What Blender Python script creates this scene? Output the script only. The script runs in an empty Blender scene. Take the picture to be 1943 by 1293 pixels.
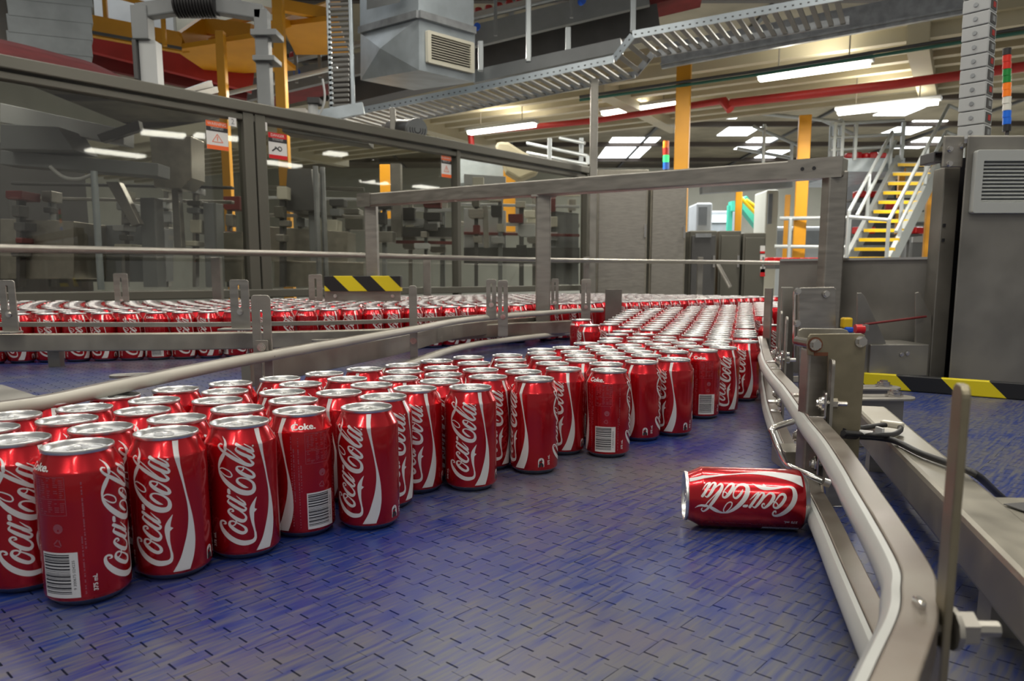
import bpy, math, random
import numpy as np
from mathutils import Vector, Matrix
random.seed(7)
S = bpy.context.scene
C = S.collection
PI = math.pi
# ------------------------------------------------------------------ camera, world, light
F, PITCH, ROLL, H, CX, CY = 1423.5, .1376, -.0013, .2664, 971.5, 725.7
cd = bpy.data.cameras.new('camera'); cam = bpy.data.objects.new('camera', cd); C.objects.link(cam)
cam.location = (0, 0, H); cam.rotation_mode = 'XYZ'
cam.matrix_world = Matrix.Translation((0, 0, H)) @ Matrix.Rotation(PI/2-PITCH, 4, 'X') @ Matrix.Rotation(ROLL, 4, 'Z')
cd.sensor_width = 36; cd.lens = F/1943*36; cd.shift_y = (CY-646.5)/1943
cd.clip_start = .02; cd.clip_end = 200
cd.dof.use_dof = True; cd.dof.focus_distance = 1.0; cd.dof.aperture_fstop = 13
S.camera = cam
w = bpy.data.worlds.new('world'); S.world = w; w.use_nodes = True
w.node_tree.nodes['Background'].inputs[0].default_value = (1, .97, .92, 1)
w.node_tree.nodes['Background'].inputs[1].default_value = .24
S.view_settings.view_transform = 'Standard'; S.view_settings.look = 'None'
S.view_settings.exposure = 0.0; S.view_settings.gamma = 1; S.view_settings.use_curve_mapping = False

def area(x, y, z, sx, sy, rot, e, col=(1, .94, .82)):
    l = bpy.data.lights.new('hall_light', 'AREA'); l.shape = 'RECTANGLE'; l.size = sx; l.size_y = sy; l.energy = e; l.color = col
    o = bpy.data.objects.new('hall_light', l); o.location = (x, y, z); o.rotation_euler = (0, 0, rot); C.objects.link(o)
LDIR = math.atan2(.515, -.857)
for (x, y) in ((-2.6, 1.0), (-.9, .2), (.9, -.7), (-1.7, 3.2), (.2, 2.2), (2.0, 1.2), (-.2, 4.9), (1.8, 3.8), (3.4, 2.6), (-3.6, 3.9), (-1.0, -2.4), (1.0, -3.2)):
    area(x, y, 3.0, 1.3, .14, LDIR, 27)
for (x, y) in ((-1.0, 8.0), (2.0, 7.5), (1.5, 11.5), (4.5, 10), (6.5, 8.5), (5.5, 15), (-4, 11)):
    area(x, y, 2.55, 1.3, .2, LDIR, 95)
area(6, 24, 5.9, 8, 6, 0, 2600, (.95, .98, 1)); area(16, 26, 5.9, 8, 6, 0, 2600, (.95, .98, 1))  # added broad lights brightening the far hall and roof, no fixtures
area(-7, 12, 5.9, 5, 5, 0, 160, (.95, .98, 1))
UPL = []

# ------------------------------------------------------------------ projection helpers
_cp, _sp = math.cos(PITCH), math.sin(PITCH)
_fw = np.array([0, _cp, -_sp]); _rt = np.array([1., 0, 0]); _up = np.array([0, _sp, _cp])
_c, _s = math.cos(ROLL), math.sin(ROLL)
RM = np.array([_c*_rt+_s*_up, -_s*_rt+_c*_up, _fw])
def ray(u, v): return RM.T @ np.array([(u-CX)/F, (CY-v)/F, 1.])
def PZ(u, v, z=0.):
    d = ray(u, v); t = (z-H)/d[2]; return Vector((d[0]*t, d[1]*t, z))
def P(u, v, y):
    d = ray(u, v); t = y/d[1]; return Vector((d[0]*t, y, H+d[2]*t))
def proj(p):
    q = RM @ (np.array(p, float)-np.array([0, 0, H])); return CX+F*q[0]/q[2], CY-F*q[1]/q[2]
def ramp(x, y):
    u = y-.9*x; t = min(1, max(0, (u-1.5)/1.1)); return .045*t*t*(3-2*t)

# ------------------------------------------------------------------ materials
def mat(name, col, rough=.5, metal=0., noise=0., nscale=8, bump=0., stretch=None, spec=.5, emis=None, es=0., coat=0., col2=None, bscale=None, rvar=0.):
    m = bpy.data.materials.new(name); m.use_nodes = True; nt = m.node_tree; b = nt.nodes['Principled BSDF']
    c4 = (*col, 1)
    b.inputs['Base Color'].default_value = c4; b.inputs['Roughness'].default_value = rough; b.inputs['Metallic'].default_value = metal
    b.inputs['Specular IOR Level'].default_value = spec; b.inputs['Coat Weight'].default_value = coat; b.inputs['Coat Roughness'].default_value = .07
    if emis: b.inputs['Emission Color'].default_value = (*emis, 1); b.inputs['Emission Strength'].default_value = es
    if noise or bump or rvar:
        tc = nt.nodes.new('ShaderNodeTexCoord'); mp = nt.nodes.new('ShaderNodeMapping'); nz = nt.nodes.new('ShaderNodeTexNoise')
        nt.links.new(tc.outputs['Object'], mp.inputs[0]); nt.links.new(mp.outputs[0], nz.inputs['Vector'])
        if stretch: mp.inputs['Scale'].default_value = stretch
        nz.inputs['Scale'].default_value = nscale; nz.inputs['Detail'].default_value = 5
        if noise:
            r = nt.nodes.new('ShaderNodeValToRGB'); c2 = col2 or tuple(c*(1-noise) for c in col)
            r.color_ramp.elements[0].position = .35; r.color_ramp.elements[1].position = .65
            r.color_ramp.elements[0].color = (*c2, 1); r.color_ramp.elements[1].color = c4
            nt.links.new(nz.outputs['Fac'], r.inputs[0]); nt.links.new(r.outputs[0], b.inputs['Base Color'])
        if rvar:
            mr = nt.nodes.new('ShaderNodeMapRange'); mr.inputs[3].default_value = rough-rvar; mr.inputs[4].default_value = rough+rvar
            mr.inputs[1].default_value = .3; mr.inputs[2].default_value = .7
            nt.links.new(nz.outputs['Fac'], mr.inputs[0]); nt.links.new(mr.outputs[0], b.inputs['Roughness'])
        if bump:
            bp = nt.nodes.new('ShaderNodeBump'); bp.inputs['Strength'].default_value = bump; bp.inputs['Distance'].default_value = .002
            nt.links.new(nz.outputs['Fac'], bp.inputs['Height']); nt.links.new(bp.outputs[0], b.inputs['Normal'])
    return m
M = {}
M['red'] = mat('can_red', (.50, .007, .016), .25, .74, coat=.6)
M['alu'] = mat('can_aluminium', (.72, .73, .74), .32, 1.)
M['alu_dark'] = mat('can_base_metal', (.34, .38, .46), .35, .9)
M['white'] = mat('can_white_print', (.66, .67, .68), .35, .25)
M['fine'] = mat('can_fine_print', (.36, .09, .12), .4, .5)
M['black'] = mat('black_print_and_shade', (.015, .015, .02), .5)
M['steel'] = mat('stainless_steel', (.36, .345, .315), .42, .85, noise=.15, nscale=14, rvar=.07, stretch=(1, 1, 6))
M['steel_warm'] = mat('stainless_plate_warm', (.37, .35, .30), .40, .8, noise=.15, nscale=20, rvar=.08)
M['steel_dark'] = mat('brushed_steel_dark', (.30, .29, .265), .42, .75, noise=.25, nscale=7, rvar=.1)
M['rail_steel'] = mat('worn_rail_steel', (.27, .25, .22), .40, .8, noise=.3, nscale=16, rvar=.08, col2=(.20, .165, .14))
M['olive_plate'] = mat('dull_olive_steel', (.27, .24, .17), .42, .65, noise=.15, nscale=40, rvar=.08)
M['chrome'] = mat('polished_steel', (.68, .66, .63), .17, 1.)
M['rust'] = mat('rust_stain', (.16, .055, .025), .8, noise=.5, nscale=60)
M['plastic'] = mat('wear_strip_plastic', (.42, .43, .42), .42, noise=.12, nscale=9, spec=.4)
M['cream_plastic'] = mat('cream_guide_plastic', (.44, .42, .37), .45, noise=.15, nscale=12)
M['galv'] = mat('galvanised_sheet', (.44, .50, .55), .42, .55, noise=.22, nscale=5)
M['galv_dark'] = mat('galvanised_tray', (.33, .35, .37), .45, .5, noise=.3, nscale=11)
M['tray_dark'] = mat('shaded_tray_rung', (.17, .17, .165), .6, .2)  # rung colour darkened to carry the dim lighting on the trays
M['frame'] = mat('enclosure_frame_paint', (.115, .112, .095), .45, .3, noise=.12, nscale=3)
M['greydark'] = mat('dark_grey_paint', (.07, .07, .072), .5, noise=.2, nscale=4)
M['grey'] = mat('grey_paint', (.20, .215, .225), .5, noise=.15, nscale=4)
M['greylight'] = mat('light_grey_paint', (.46, .48, .49), .5, noise=.1, nscale=3)
M['yellow'] = mat('yellow_paint', (.62, .29, .006), .5, noise=.12, nscale=3)
M['orange_yellow'] = mat('orange_column_paint', (.60, .27, .004), .5, noise=.12, nscale=3)
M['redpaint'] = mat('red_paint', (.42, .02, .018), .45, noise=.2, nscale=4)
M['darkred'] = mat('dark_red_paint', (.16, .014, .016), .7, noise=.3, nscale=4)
M['beige'] = mat('beige_ceiling_paint', (.42, .38, .265), .7, noise=.12, nscale=.8)
M['beam_beige'] = mat('beige_beam_paint', (.46, .42, .30), .6, noise=.12, nscale=1.5)
M['darkrust'] = mat('dark_rafter_paint', (.06, .045, .035), .6)
M['roof'] = mat('corrugated_roof', (.30, .26, .18), .8, noise=.4, nscale=.7)
M['clad'] = mat('housing_cladding', (.27, .30, .32), .6, noise=.2, nscale=6)
M['hood'] = mat('hood_dark_red', (.085, .008, .010), .75, spec=.2, noise=.35, nscale=9)
M['wall'] = mat('cream_wall_paint', (.52, .51, .43), .8, noise=.15, nscale=.6)
M['floor'] = mat('grey_concrete', (.34, .33, .31), .6, noise=.2, nscale=2)
M['rail'] = mat('galvanised_handrail', (.46, .50, .52), .4, .5)
M['green'] = mat('green_paint', (.05, .38, .27), .5)
M['pipe_green'] = mat('green_pipe_paint', (.02, .11, .08), .5)
M['rubber'] = mat('black_rubber', (.018, .018, .02), .45)
M['blue'] = mat('blue_plastic', (.01, .09, .55), .35)
M['yplastic'] = mat('yellow_plastic', (.65, .42, .01), .3)
M['rplastic'] = mat('red_plastic', (.55, .01, .015), .3)
M['silverlabel'] = mat('white_label', (.62, .62, .62), .5)
M['orangelabel'] = mat('orange_label', (.75, .12, .02), .5)
M['sash'] = mat('vent_grey_plastic', (.40, .42, .41), .5)
M['clear'] = mat('cloudy_plastic', (.55, .52, .44), .3, spec=.6)
M['lamp'] = mat('lamp_diffuser', (1, 1, 1), .5, emis=(1, .97, .86), es=9)
M['sky'] = mat('skylight_panel', (1, 1, 1), .5, emis=(.93, .97, 1), es=4)
M['lg'] = mat('lit_green_lens', (.02, .5, .1), .4, emis=(.05, 1, .25), es=1.0)
M['lgd'] = mat('green_lens', (.01, .22, .04), .3)
M['lr'] = mat('red_lens', (.5, .02, .01), .3, emis=(.6, .04, .02), es=.12)
M['lo'] = mat('orange_lens', (.8, .18, .01), .3, emis=(.8, .2, .02), es=.15)
M['lb'] = mat('blue_lens', (.01, .12, .6), .3, emis=(.02, .15, .7), es=.12)
M['lw'] = mat('white_lens', (.7, .7, .65), .3)
def glassmat():
    m = bpy.data.materials.new('safety_glazing'); m.use_nodes = True; nt = m.node_tree; nt.nodes.clear()
    o = nt.nodes.new('ShaderNodeOutputMaterial'); t = nt.nodes.new('ShaderNodeBsdfTransparent'); g = nt.nodes.new('ShaderNodeBsdfGlossy')
    mx = nt.nodes.new('ShaderNodeMixShader'); lw = nt.nodes.new('ShaderNodeLayerWeight'); pw = nt.nodes.new('ShaderNodeMath'); pw.operation = 'POWER'; pw.inputs[1].default_value = 3.5; nt.links.new(lw.outputs['Facing'], pw.inputs[0]); fr = nt.nodes.new('ShaderNodeMath'); fr.operation = 'MULTIPLY_ADD'; fr.inputs[1].default_value = .5; fr.inputs[2].default_value = .06; nt.links.new(pw.outputs[0], fr.inputs[0])
    t.inputs[0].default_value = (.86, .86, .83, 1); g.inputs[0].default_value = (.9, .9, .9, 1); g.inputs['Roughness'].default_value = .02
    nt.links.new(fr.outputs[0], mx.inputs[0]); nt.links.new(t.outputs[0], mx.inputs[1]); nt.links.new(g.outputs[0], mx.inputs[2]); nt.links.new(mx.outputs[0], o.inputs[0])
    return m
M['glass'] = glassmat()
def hazard(name, k, ax):
    m = mat(name, (.7, .5, .01), .4); nt = m.node_tree; b = nt.nodes['Principled BSDF']
    tc = nt.nodes.new('ShaderNodeTexCoord'); sp = nt.nodes.new('ShaderNodeSeparateXYZ'); nt.links.new(tc.outputs['Object'], sp.inputs[0])
    a = nt.nodes.new('ShaderNodeMath'); a.operation = 'ADD'; nt.links.new(sp.outputs[ax], a.inputs[0]); nt.links.new(sp.outputs[2], a.inputs[1])
    mu = nt.nodes.new('ShaderNodeMath'); mu.operation = 'MULTIPLY'; mu.inputs[1].default_value = k; nt.links.new(a.outputs[0], mu.inputs[0])
    fr = nt.nodes.new('ShaderNodeMath'); fr.operation = 'FRACT'; nt.links.new(mu.outputs[0], fr.inputs[0])
    gt = nt.nodes.new('ShaderNodeMath'); gt.operation = 'GREATER_THAN'; gt.inputs[1].default_value = .5; nt.links.new(fr.outputs[0], gt.inputs[0])
    mx = nt.nodes.new('ShaderNodeMixRGB'); mx.inputs[1].default_value = (.68, .56, .01, 1); mx.inputs[2].default_value = (.012, .013, .015, 1)
    nt.links.new(gt.outputs[0], mx.inputs[0]); nt.links.new(mx.outputs[0], b.inputs['Base Color'])
    return m
M['haz1'] = hazard('hazard_stripes_tape', 6.6, 0)
M['haz2'] = hazard('hazard_stripes_bar', 5.3, 0)
# belt: worn blue acetal, streaks along the direction of travel
BD = Vector((.7430, -.6693, 0)); BN = Vector((.6693, .7430, 0)); BO = Vector((-.02894, .54852, 0)); TU, RV = .0238, .0262
def beltmat():
    m = bpy.data.materials.new('worn_blue_belt'); m.use_nodes = True; nt = m.node_tree; b = nt.nodes['Principled BSDF']
    g = nt.nodes.new('ShaderNodeNewGeometry'); mp = nt.nodes.new('ShaderNodeMapping'); mp.vector_type = 'POINT'
    mp.inputs['Rotation'].default_value = (0, 0, -math.atan2(BN.y, BN.x))
    nt.links.new(g.outputs['Position'], mp.inputs[0])
    def nz(scale, sc, det=4):
        m2 = nt.nodes.new('ShaderNodeMapping'); m2.inputs['Scale'].default_value = sc; nt.links.new(mp.outputs[0], m2.inputs[0])
        n = nt.nodes.new('ShaderNodeTexNoise'); n.inputs['Scale'].default_value = scale; n.inputs['Detail'].default_value = det
        nt.links.new(m2.outputs[0], n.inputs['Vector']); return n
    streak = nz(60, (.35, 4.0, 1), 5); blotch = nz(2.6, (1, 1, 1), 3); tint = nz(5, (1, 1, 1), 2)
    ma = nt.nodes.new('ShaderNodeMath'); ma.operation = 'MULTIPLY_ADD'; ma.inputs[1].default_value = 1.1
    nt.links.new(blotch.outputs[0], ma.inputs[0]); nt.links.new(streak.outputs[0], ma.inputs[2])
    r = nt.nodes.new('ShaderNodeValToRGB'); r.color_ramp.elements[0].position = .88; r.color_ramp.elements[1].position = 1.0
    r.color_ramp.elements[0].color = (.008, .026, .155, 1); r.color_ramp.elements[1].color = (.088, .09, .108, 1)
    mr = nt.nodes.new('ShaderNodeMapRange'); mr.inputs[1].default_value = .68; mr.inputs[2].default_value = 1.42
    nt.links.new(ma.outputs[0], mr.inputs[0])
    r.color_ramp.elements[0].position = .25; r.color_ramp.elements[1].position = .72
    nt.links.new(mr.outputs[0], r.inputs[0])
    mx = nt.nodes.new('ShaderNodeMixRGB'); mx.inputs[2].default_value = (.055, .035, .12, 1)
    tr = nt.nodes.new('ShaderNodeMapRange'); tr.inputs[1].default_value = .55; tr.inputs[2].default_value = .75; tr.inputs[4].default_value = .4
    nt.links.new(tint.outputs[0], tr.inputs[0]); nt.links.new(tr.outputs[0], mx.inputs[0]); nt.links.new(r.outputs[0], mx.inputs[1])
    nt.links.new(mx.outputs[0], b.inputs['Base Color'])
    rr = nt.nodes.new('ShaderNodeMapRange'); rr.inputs[3].default_value = .22; rr.inputs[4].default_value = .42
    nt.links.new(streak.outputs[0], rr.inputs[0]); nt.links.new(rr.outputs[0], b.inputs['Roughness'])
    bp = nt.nodes.new('ShaderNodeBump'); bp.inputs['Strength'].default_value = .12; bp.inputs['Distance'].default_value = .0006
    nt.links.new(streak.outputs[0], bp.inputs['Height']); nt.links.new(bp.outputs[0], b.inputs['Normal'])
    return m
M['belt'] = beltmat()

# ------------------------------------------------------------------ mesh helpers
class MB:
    def __init__(s): s.v = []; s.f = []; s.m = []
    def add(s, vs, fs, mi=0):
        n = len(s.v); s.v += [tuple(p) for p in vs]; s.f += [tuple(i+n for i in f) for f in fs]; s.m += [mi]*len(fs)
    def box(s, c, d, rz=0, mi=0):
        x, y, z = d[0]/2, d[1]/2, d[2]/2; cc, ss = math.cos(rz), math.sin(rz); vs = []
        for a, b_, g in ((-x, -y, -z), (x, -y, -z), (x, y, -z), (-x, y, -z), (-x, -y, z), (x, -y, z), (x, y, z), (-x, y, z)):
            vs.append((c[0]+a*cc-b_*ss, c[1]+a*ss+b_*cc, c[2]+g))
        s.add(vs, [(3, 2, 1, 0), (4, 5, 6, 7), (0, 1, 5, 4), (1, 2, 6, 5), (2, 3, 7, 6), (3, 0, 4, 7)], mi); return s
    def beam(s, p, q, wd, ht, mi=0, up=(0, 0, 1)):
        p = Vector(p); q = Vector(q); d = (q-p).normalized(); up = Vector(up)
        if abs(d.dot(up)) > .98: up = Vector((0, 1, 0))
        sd = d.cross(up).normalized(); u2 = sd.cross(d).normalized(); a = sd*wd/2; b_ = u2*ht/2
        vs = [p-a-b_, p+a-b_, p+a+b_, p-a+b_, q-a-b_, q+a-b_, q+a+b_, q-a+b_]
        s.add(vs, [(0, 1, 2, 3), (7, 6, 5, 4), (0, 4, 5, 1), (1, 5, 6, 2), (2, 6, 7, 3), (3, 7, 4, 0)], mi); return s
    def quad(s, a, b_, c, d, mi=0): s.add([a, b_, c, d], [(0, 1, 2, 3)], mi); return s
    def tube(s, pts, r, n=10, mi=0, caps=True):
        pts = [Vector(p) for p in pts]; rings = []; prev = None
        for i, p in enumerate(pts):
            if i == 0: t = pts[1]-p
            elif i == len(pts)-1: t = p-pts[i-1]
            else: t = (pts[i+1]-p).normalized()+(p-pts[i-1]).normalized()
            t = t.normalized(); ref = prev if prev is not None else (Vector((0, 0, 1)) if abs(t.z) < .9 else Vector((0, 1, 0)))
            a = (ref-t*ref.dot(t)).normalized(); prev = a; b_ = t.cross(a)
            rings.append([p+a*r*math.cos(2*PI*k/n)+b_*r*math.sin(2*PI*k/n) for k in range(n)])
        vs = [v for rg in rings for v in rg]; fs = []
        for i in range(len(pts)-1):
            for k in range(n): fs.append((i*n+k, i*n+(k+1) % n, (i+1)*n+(k+1) % n, (i+1)*n+k))
        if caps: fs.append(tuple(range(n-1, -1, -1))); fs.append(tuple((len(pts)-1)*n+k for k in range(n)))
        s.add(vs, fs, mi); return s
    def sweep(s, pts, sec, mi=0, closed=True, caps=True):
        """sec: list of (out, z) offsets; path in plan; out = to the right of travel"""
        pts = [Vector(p) for p in pts]; n = len(sec); vs = []
        for i, p in enumerate(pts):
            t = (pts[min(i+1, len(pts)-1)]-pts[max(i-1, 0)]); t.z = 0; t.normalize(); o = Vector((t.y, -t.x, 0))
            vs += [p+o*a+Vector((0, 0, b_)) for a, b_ in sec]
        fs = []
        for i in range(len(pts)-1):
            for k in range(n if closed else n-1): fs.append((i*n+k, (i+1)*n+k, (i+1)*n+(k+1) % n, i*n+(k+1) % n))
        if caps and closed: fs.append(tuple(range(n))); fs.append(tuple((len(pts)-1)*n+k for k in range(n-1, -1, -1)))
        s.add(vs, fs, mi); return s
    def lathe(s, prof, n=32, mi=0, o=(0, 0, 0), close=True):
        vs = []; fs = []
        for r, z in prof: vs += [(o[0]+r*math.cos(2*PI*k/n), o[1]+r*math.sin(2*PI*k/n), o[2]+z) for k in range(n)]
        for i in range(len(prof)-1):
            for k in range(n): fs.append((i*n+k, i*n+(k+1) % n, (i+1)*n+(k+1) % n, (i+1)*n+k))
        if close:
            if prof[-1][0] > 1e-6: fs.append(tuple((len(prof)-1)*n+k for k in range(n)))
        s.add(vs, fs, mi); return s
    def prism(s, poly, o, ax, ay, az, t, mi=0):
        """poly (a,b) in plane o+a*ax+b*ay extruded along az by t (centred)"""
        o = Vector(o); ax = Vector(ax); ay = Vector(ay); az = Vector(az); n = len(poly)
        vs = [o+ax*a+ay*b_-az*t/2 for a, b_ in poly]+[o+ax*a+ay*b_+az*t/2 for a, b_ in poly]
        fs = [tuple(range(n-1, -1, -1)), tuple(range(n, 2*n))]+[(i, (i+1) % n, n+(i+1) % n, n+i) for i in range(n)]
        s.add(vs, fs, mi); return s
    def ringprism(s, outer, inner, o, ax, ay, az, t, mi=0):
        o = Vector(o); ax = Vector(ax); ay = Vector(ay); az = Vector(az); n = len(outer); vs = []
        for off in (-t/2, t/2):
            for pl in (outer, inner): vs += [o+ax*a+ay*b_+az*off for a, b_ in pl]
        fs = []
        for i in range(n):
            j = (i+1) % n
            fs += [(i, n+i, n+j, j), (2*n+i, 2*n+j, 3*n+j, 3*n+i), (i, j, 2*n+j, 2*n+i), (n+i, 3*n+i, 3*n+j, n+j)]
        s.add(vs, fs, mi); return s
    def mesh(s, name, mats, smooth=False):
        me = bpy.data.meshes.new(name); me.from_pydata(s.v, [], s.f)
        for m_ in (mats if isinstance(mats, (list, tuple)) else [mats]): me.materials.append(m_)
        if len(me.materials) > 1: me.polygons.foreach_set('material_index', s.m)
        me.update()
        import bmesh
        bm = bmesh.new(); bm.from_mesh(me); bmesh.ops.recalc_face_normals(bm, faces=bm.faces) if len(bm.faces) < 60000 else None; bm.to_mesh(me); bm.free()
        if smooth:
            me.polygons.foreach_set('use_smooth', [True]*len(me.polygons)); me.set_sharp_from_angle(angle=math.radians(smooth if smooth is not True else 35))
        return me
    def build(s, name, mats, parent=None, smooth=False, bevel=0):
        o = bpy.data.objects.new(name, s.mesh(name, mats, smooth)); C.objects.link(o)
        if parent: o.parent = parent; o.matrix_parent_inverse = parent.matrix_world.inverted()
        if bevel:
            b = o.modifiers.new('bevel', 'BEVEL'); b.width = bevel; b.segments = 2; b.limit_method = 'ANGLE'; b.angle_limit = math.radians(50)
        return o
def thing(name, label, cat, loc=(0, 0, 0), group=None, rz=0):
    o = bpy.data.objects.new(name, None); o.empty_display_size = .02; o.location = loc; o.rotation_euler = (0, 0, rz); C.objects.link(o)
    o.matrix_world = Matrix.Translation(loc) @ Matrix.Rotation(rz, 4, 'Z')
    o['label'] = label; o['category'] = cat
    if group: o['group'] = group
    return o
def tag(o, label, cat, group=None, kind=None):
    o['label'] = label; o['category'] = cat
    if group: o['group'] = group
    if kind: o['kind'] = kind
    return o
def struct(o): o['kind'] = 'structure'; return o
def spline(pts, n=8):
    pts = [np.array(p, float) for p in pts]; out = []
    for i in range(len(pts)-1):
        p0 = pts[max(i-1, 0)]; p1 = pts[i]; p2 = pts[i+1]; p3 = pts[min(i+2, len(pts)-1)]
        for k in range(n):
            t = k/n; out.append(.5*((2*p1)+(-p0+p2)*t+(2*p0-5*p1+4*p2-p3)*t*t+(-p0+3*p1-3*p2+p3)*t**3))
    out.append(pts[-1]); return out
def rrect(w_, h_, r, n=4, cx=0, cy=0):
    o = []
    for (sx, sy, a0) in ((1, 1, 0), (-1, 1, 90), (-1, -1, 180), (1, -1, 270)):
        for k in range(n+1):
            a = math.radians(a0+90*k/n); o.append((cx+sx*(w_/2-r)+r*math.cos(a), cy+sy*(h_/2-r)+r*math.sin(a)))
    return o
def bolt(mb, p, d, r=.006, dome=True, mi=0):
    d = Vector(d).normalized(); p = Vector(p); mb.tube([p, p+d*r*.3], r*1.25, 12, mi)
    if dome:
        mb.tube([p+d*r*.3, p+d*r*.7], r*.95, 12, mi); mb.tube([p+d*r*.7, p+d*r*1.0], r*.6, 10, mi)
    else: mb.tube([p+d*r*.3, p+d*r*1.3], r, 6, mi)

# ------------------------------------------------------------------ setting: floor, ceiling, roof, walls
struct(MB().box((4, 18, -.95), (60, 60, .1)).build('floor', M['floor']))
D1 = Vector((-.857, .515, 0)); D2 = Vector((.515, .857, 0))
e0 = PZ(1255, 118, 3.0)
def mez(a, b_, z): p = Vector((e0.x, e0.y, 0))+D1*a+D2*b_; p.z = z; return p
mb = MB()
a0, a1, b0 = -14, 16, 0
fe = PZ(1250, 242, 2.85); b1 = (Vector((fe.x-e0.x, fe.y-e0.y, 0))).dot(D2)
c_ = mez((a0+a1)/2, (b0+b1)/2, 3.1); mb.box(c_, (a1-a0, b1-b0, .2), math.atan2(D1.y, D1.x))
ceil = struct(mb.build('ceiling', M['beige']))
for i in range(8):
    b_ = .15+i*(b1-.3)/7
    o = MB().beam(mez(a0, b_, 2.93), mez(a1, b_, 2.93), .12, .16).build('joist', M['beam_beige'], ceil)
for i, a in enumerate((-10, -6.5, -2.9, .9, 4.5, 8.5)):
    MB().beam(mez(a, 0, 2.88), mez(a, b1, 2.88), .22, .30).build('girder', M['beam_beige'], ceil)
rf = struct(MB().box((3, 27, 6.56), (60, 44, .1)).build('roof', M['roof']))
for i in range(7): MB().beam((-25, 13+i*4.6, 6.42), (35, 13+i*4.6, 6.42), .2, .18).build('rafter', M['darkrust'], rf)
for i in range(5): MB().beam((-6+i*6, 10, 6.5), (-6+i*6, 46, 6.5), .12, .15).build('purlin', M['greydark'], rf)
struct(MB().box((4, 42, 2.6), (70, .2, 7.2)).build('wall_back', M['wall']))
struct(MB().box((-15, 20, 2.6), (.2, 44, 7.2)).build('wall_left', M['wall']))
struct(MB().box((26, 20, 2.6), (.2, 44, 7.2)).build('wall_right', M['wall']))
# skylights in the far roof
sk = [((1150, 262), (1232, 300)), ((1376, 208), (1408, 226)), ((1380, 232), (1438, 258)), ((1412, 262), (1462, 284)), ((1446, 286), (1484, 300)),
      ((1680, 200), (1740, 220)), ((1702, 230), (1762, 256)), ((1724, 262), (1775, 282))]
for i, (a, b_) in enumerate(sk):
    p = P(a[0], a[1], 1); c2 = P((a[0]+b_[0])/2, (a[1]+b_[1])/2, 1)
    z = 6.48; q = PZ((a[0]+b_[0])/2, (a[1]+b_[1])/2, z)
    if q.y > 40: q = P((a[0]+b_[0])/2, (a[1]+b_[1])/2, 38); q.z = 6.4
    wd = (b_[0]-a[0])/F*q.y
    y0 = PZ(c2.x, 0, z); yn = PZ((a[0]+b_[0])/2, a[1], z).y; yf = min(40.5, PZ((a[0]+b_[0])/2, b_[1], z).y)
    o = MB().box((q.x, (yn+yf)/2, 6.495), (wd, max(.8, abs(yf-yn)), .03)).build('skylight', M['sky'])
    tag(o, 'bright white skylight panel glowing in the far dark roof', 'skylight', 'skylights in the far roof')

def ylim(x): return min(5.6, 3.28+max(0, x+1.43)*1.05)
# ------------------------------------------------------------------ belt
belt = thing('conveyor_belt', 'wide worn blue plastic modular conveyor belt filling the foreground', 'conveyor belt', (0, 1, 0))
def edge(u, base, g):
    """crenellated hinge line: returns plan offset for tooth coordinate"""
    return base+(0 if (u % 1) < .5 else -.235)+(0 if (u % 1) < .5 else 0)
def module_outline(u0):
    pts = []
    st = [(k*.5) for k in range(13)]
    lo = []; hi = []
    for k in range(12):
        a = k*.5+(.012 if k == 0 else 0); b_ = (k+1)*.5-(.012 if k == 11 else 0)
        up = (k % 2 == 0)
        ly = (0.028 if up else -.235+.008); hy = 1+(-.028 if up else -.235-.008)
        # side clearances at teeth
        la = a+(.022 if up else -.0)+0; lb = b_+(.0 if up else .0)
        lo += [(a, ly), (b_, ly)]; hi += [(a, hy), (b_, hy)]
    return lo+hi[::-1]
MOD = module_outline(0)
# modules start at u = s + 6k ; phase of teeth: dash where frac(u)<.5
def build_mod_mesh(s):
    poly = [(a*TU, b_*RV) for a, b_ in MOD]
    clean = []
    for p in poly:
        if not clean or (abs(p[0]-clean[-1][0]) > 1e-6 or abs(p[1]-clean[-1][1]) > 1e-6): clean.append(p)
    mb = MB(); n = len(clean); t = .009; bv = .0006
    # top inset for a tiny chamfer is left to shading
    mb.prism(clean, (0, 0, -t/2), (BD.x, BD.y, 0), (BN.x, BN.y, 0), (0, 0, 1), t)
    return mb
modmb = build_mod_mesh(0); modmesh = modmb.mesh('belt_module', M['belt'])
cands = []
for v in range(-90, 135):
    ph = .5*(-1) if v % 2 else 2.5   # staggered by three teeth, snapped to tooth starts
    ph = 0 if v % 2 == 0 else 3
    for k in range(-30, 26):
        u = ph+6*k-.0
        if v % 2 == 0: u = -1+6*k
        else: u = 3-1+6*k+0
        p = BO+BD*(u*TU)+BN*((v-.0)*RV)
        c2 = p+BD*(3*TU)+BN*(.5*RV)
        if c2.y < .12 or c2.y > 3.3 or c2.x < -2.3 or c2.x > 2.6 or (c2.y < 1.0 and abs(c2.x) > 1.3) or c2.y > ylim(c2.x): continue
        cands.append((c2.length, p, c2))
vis = []; rest = []
for L_, p, c2 in cands:
    x, y = proj(c2); infr = -60 < x < 2000 and y < 1340
    crowd = False
    q = proj((c2.x, c2.y, .12))
    # under the packed cans
    fx = [-.45, -.30, -.14, .02, .15, .27, .5]; fy = [.52, .66, .80, .96, 1.06, 1.20, 1.50]
    if c2.x > -.9 and c2.x < .5: crowd = c2.y > np.interp(c2.x, fx, fy)+.08
    (vis if infr and not crowd and c2.y > .3 and c2.x < 1.2 and ramp(c2.x-.05, c2.y+.05) < 1e-6 else rest).append((L_, p, c2))
vis.sort(key=lambda t: t[0]); rest += vis[300:]; vis = vis[:300]
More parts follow.
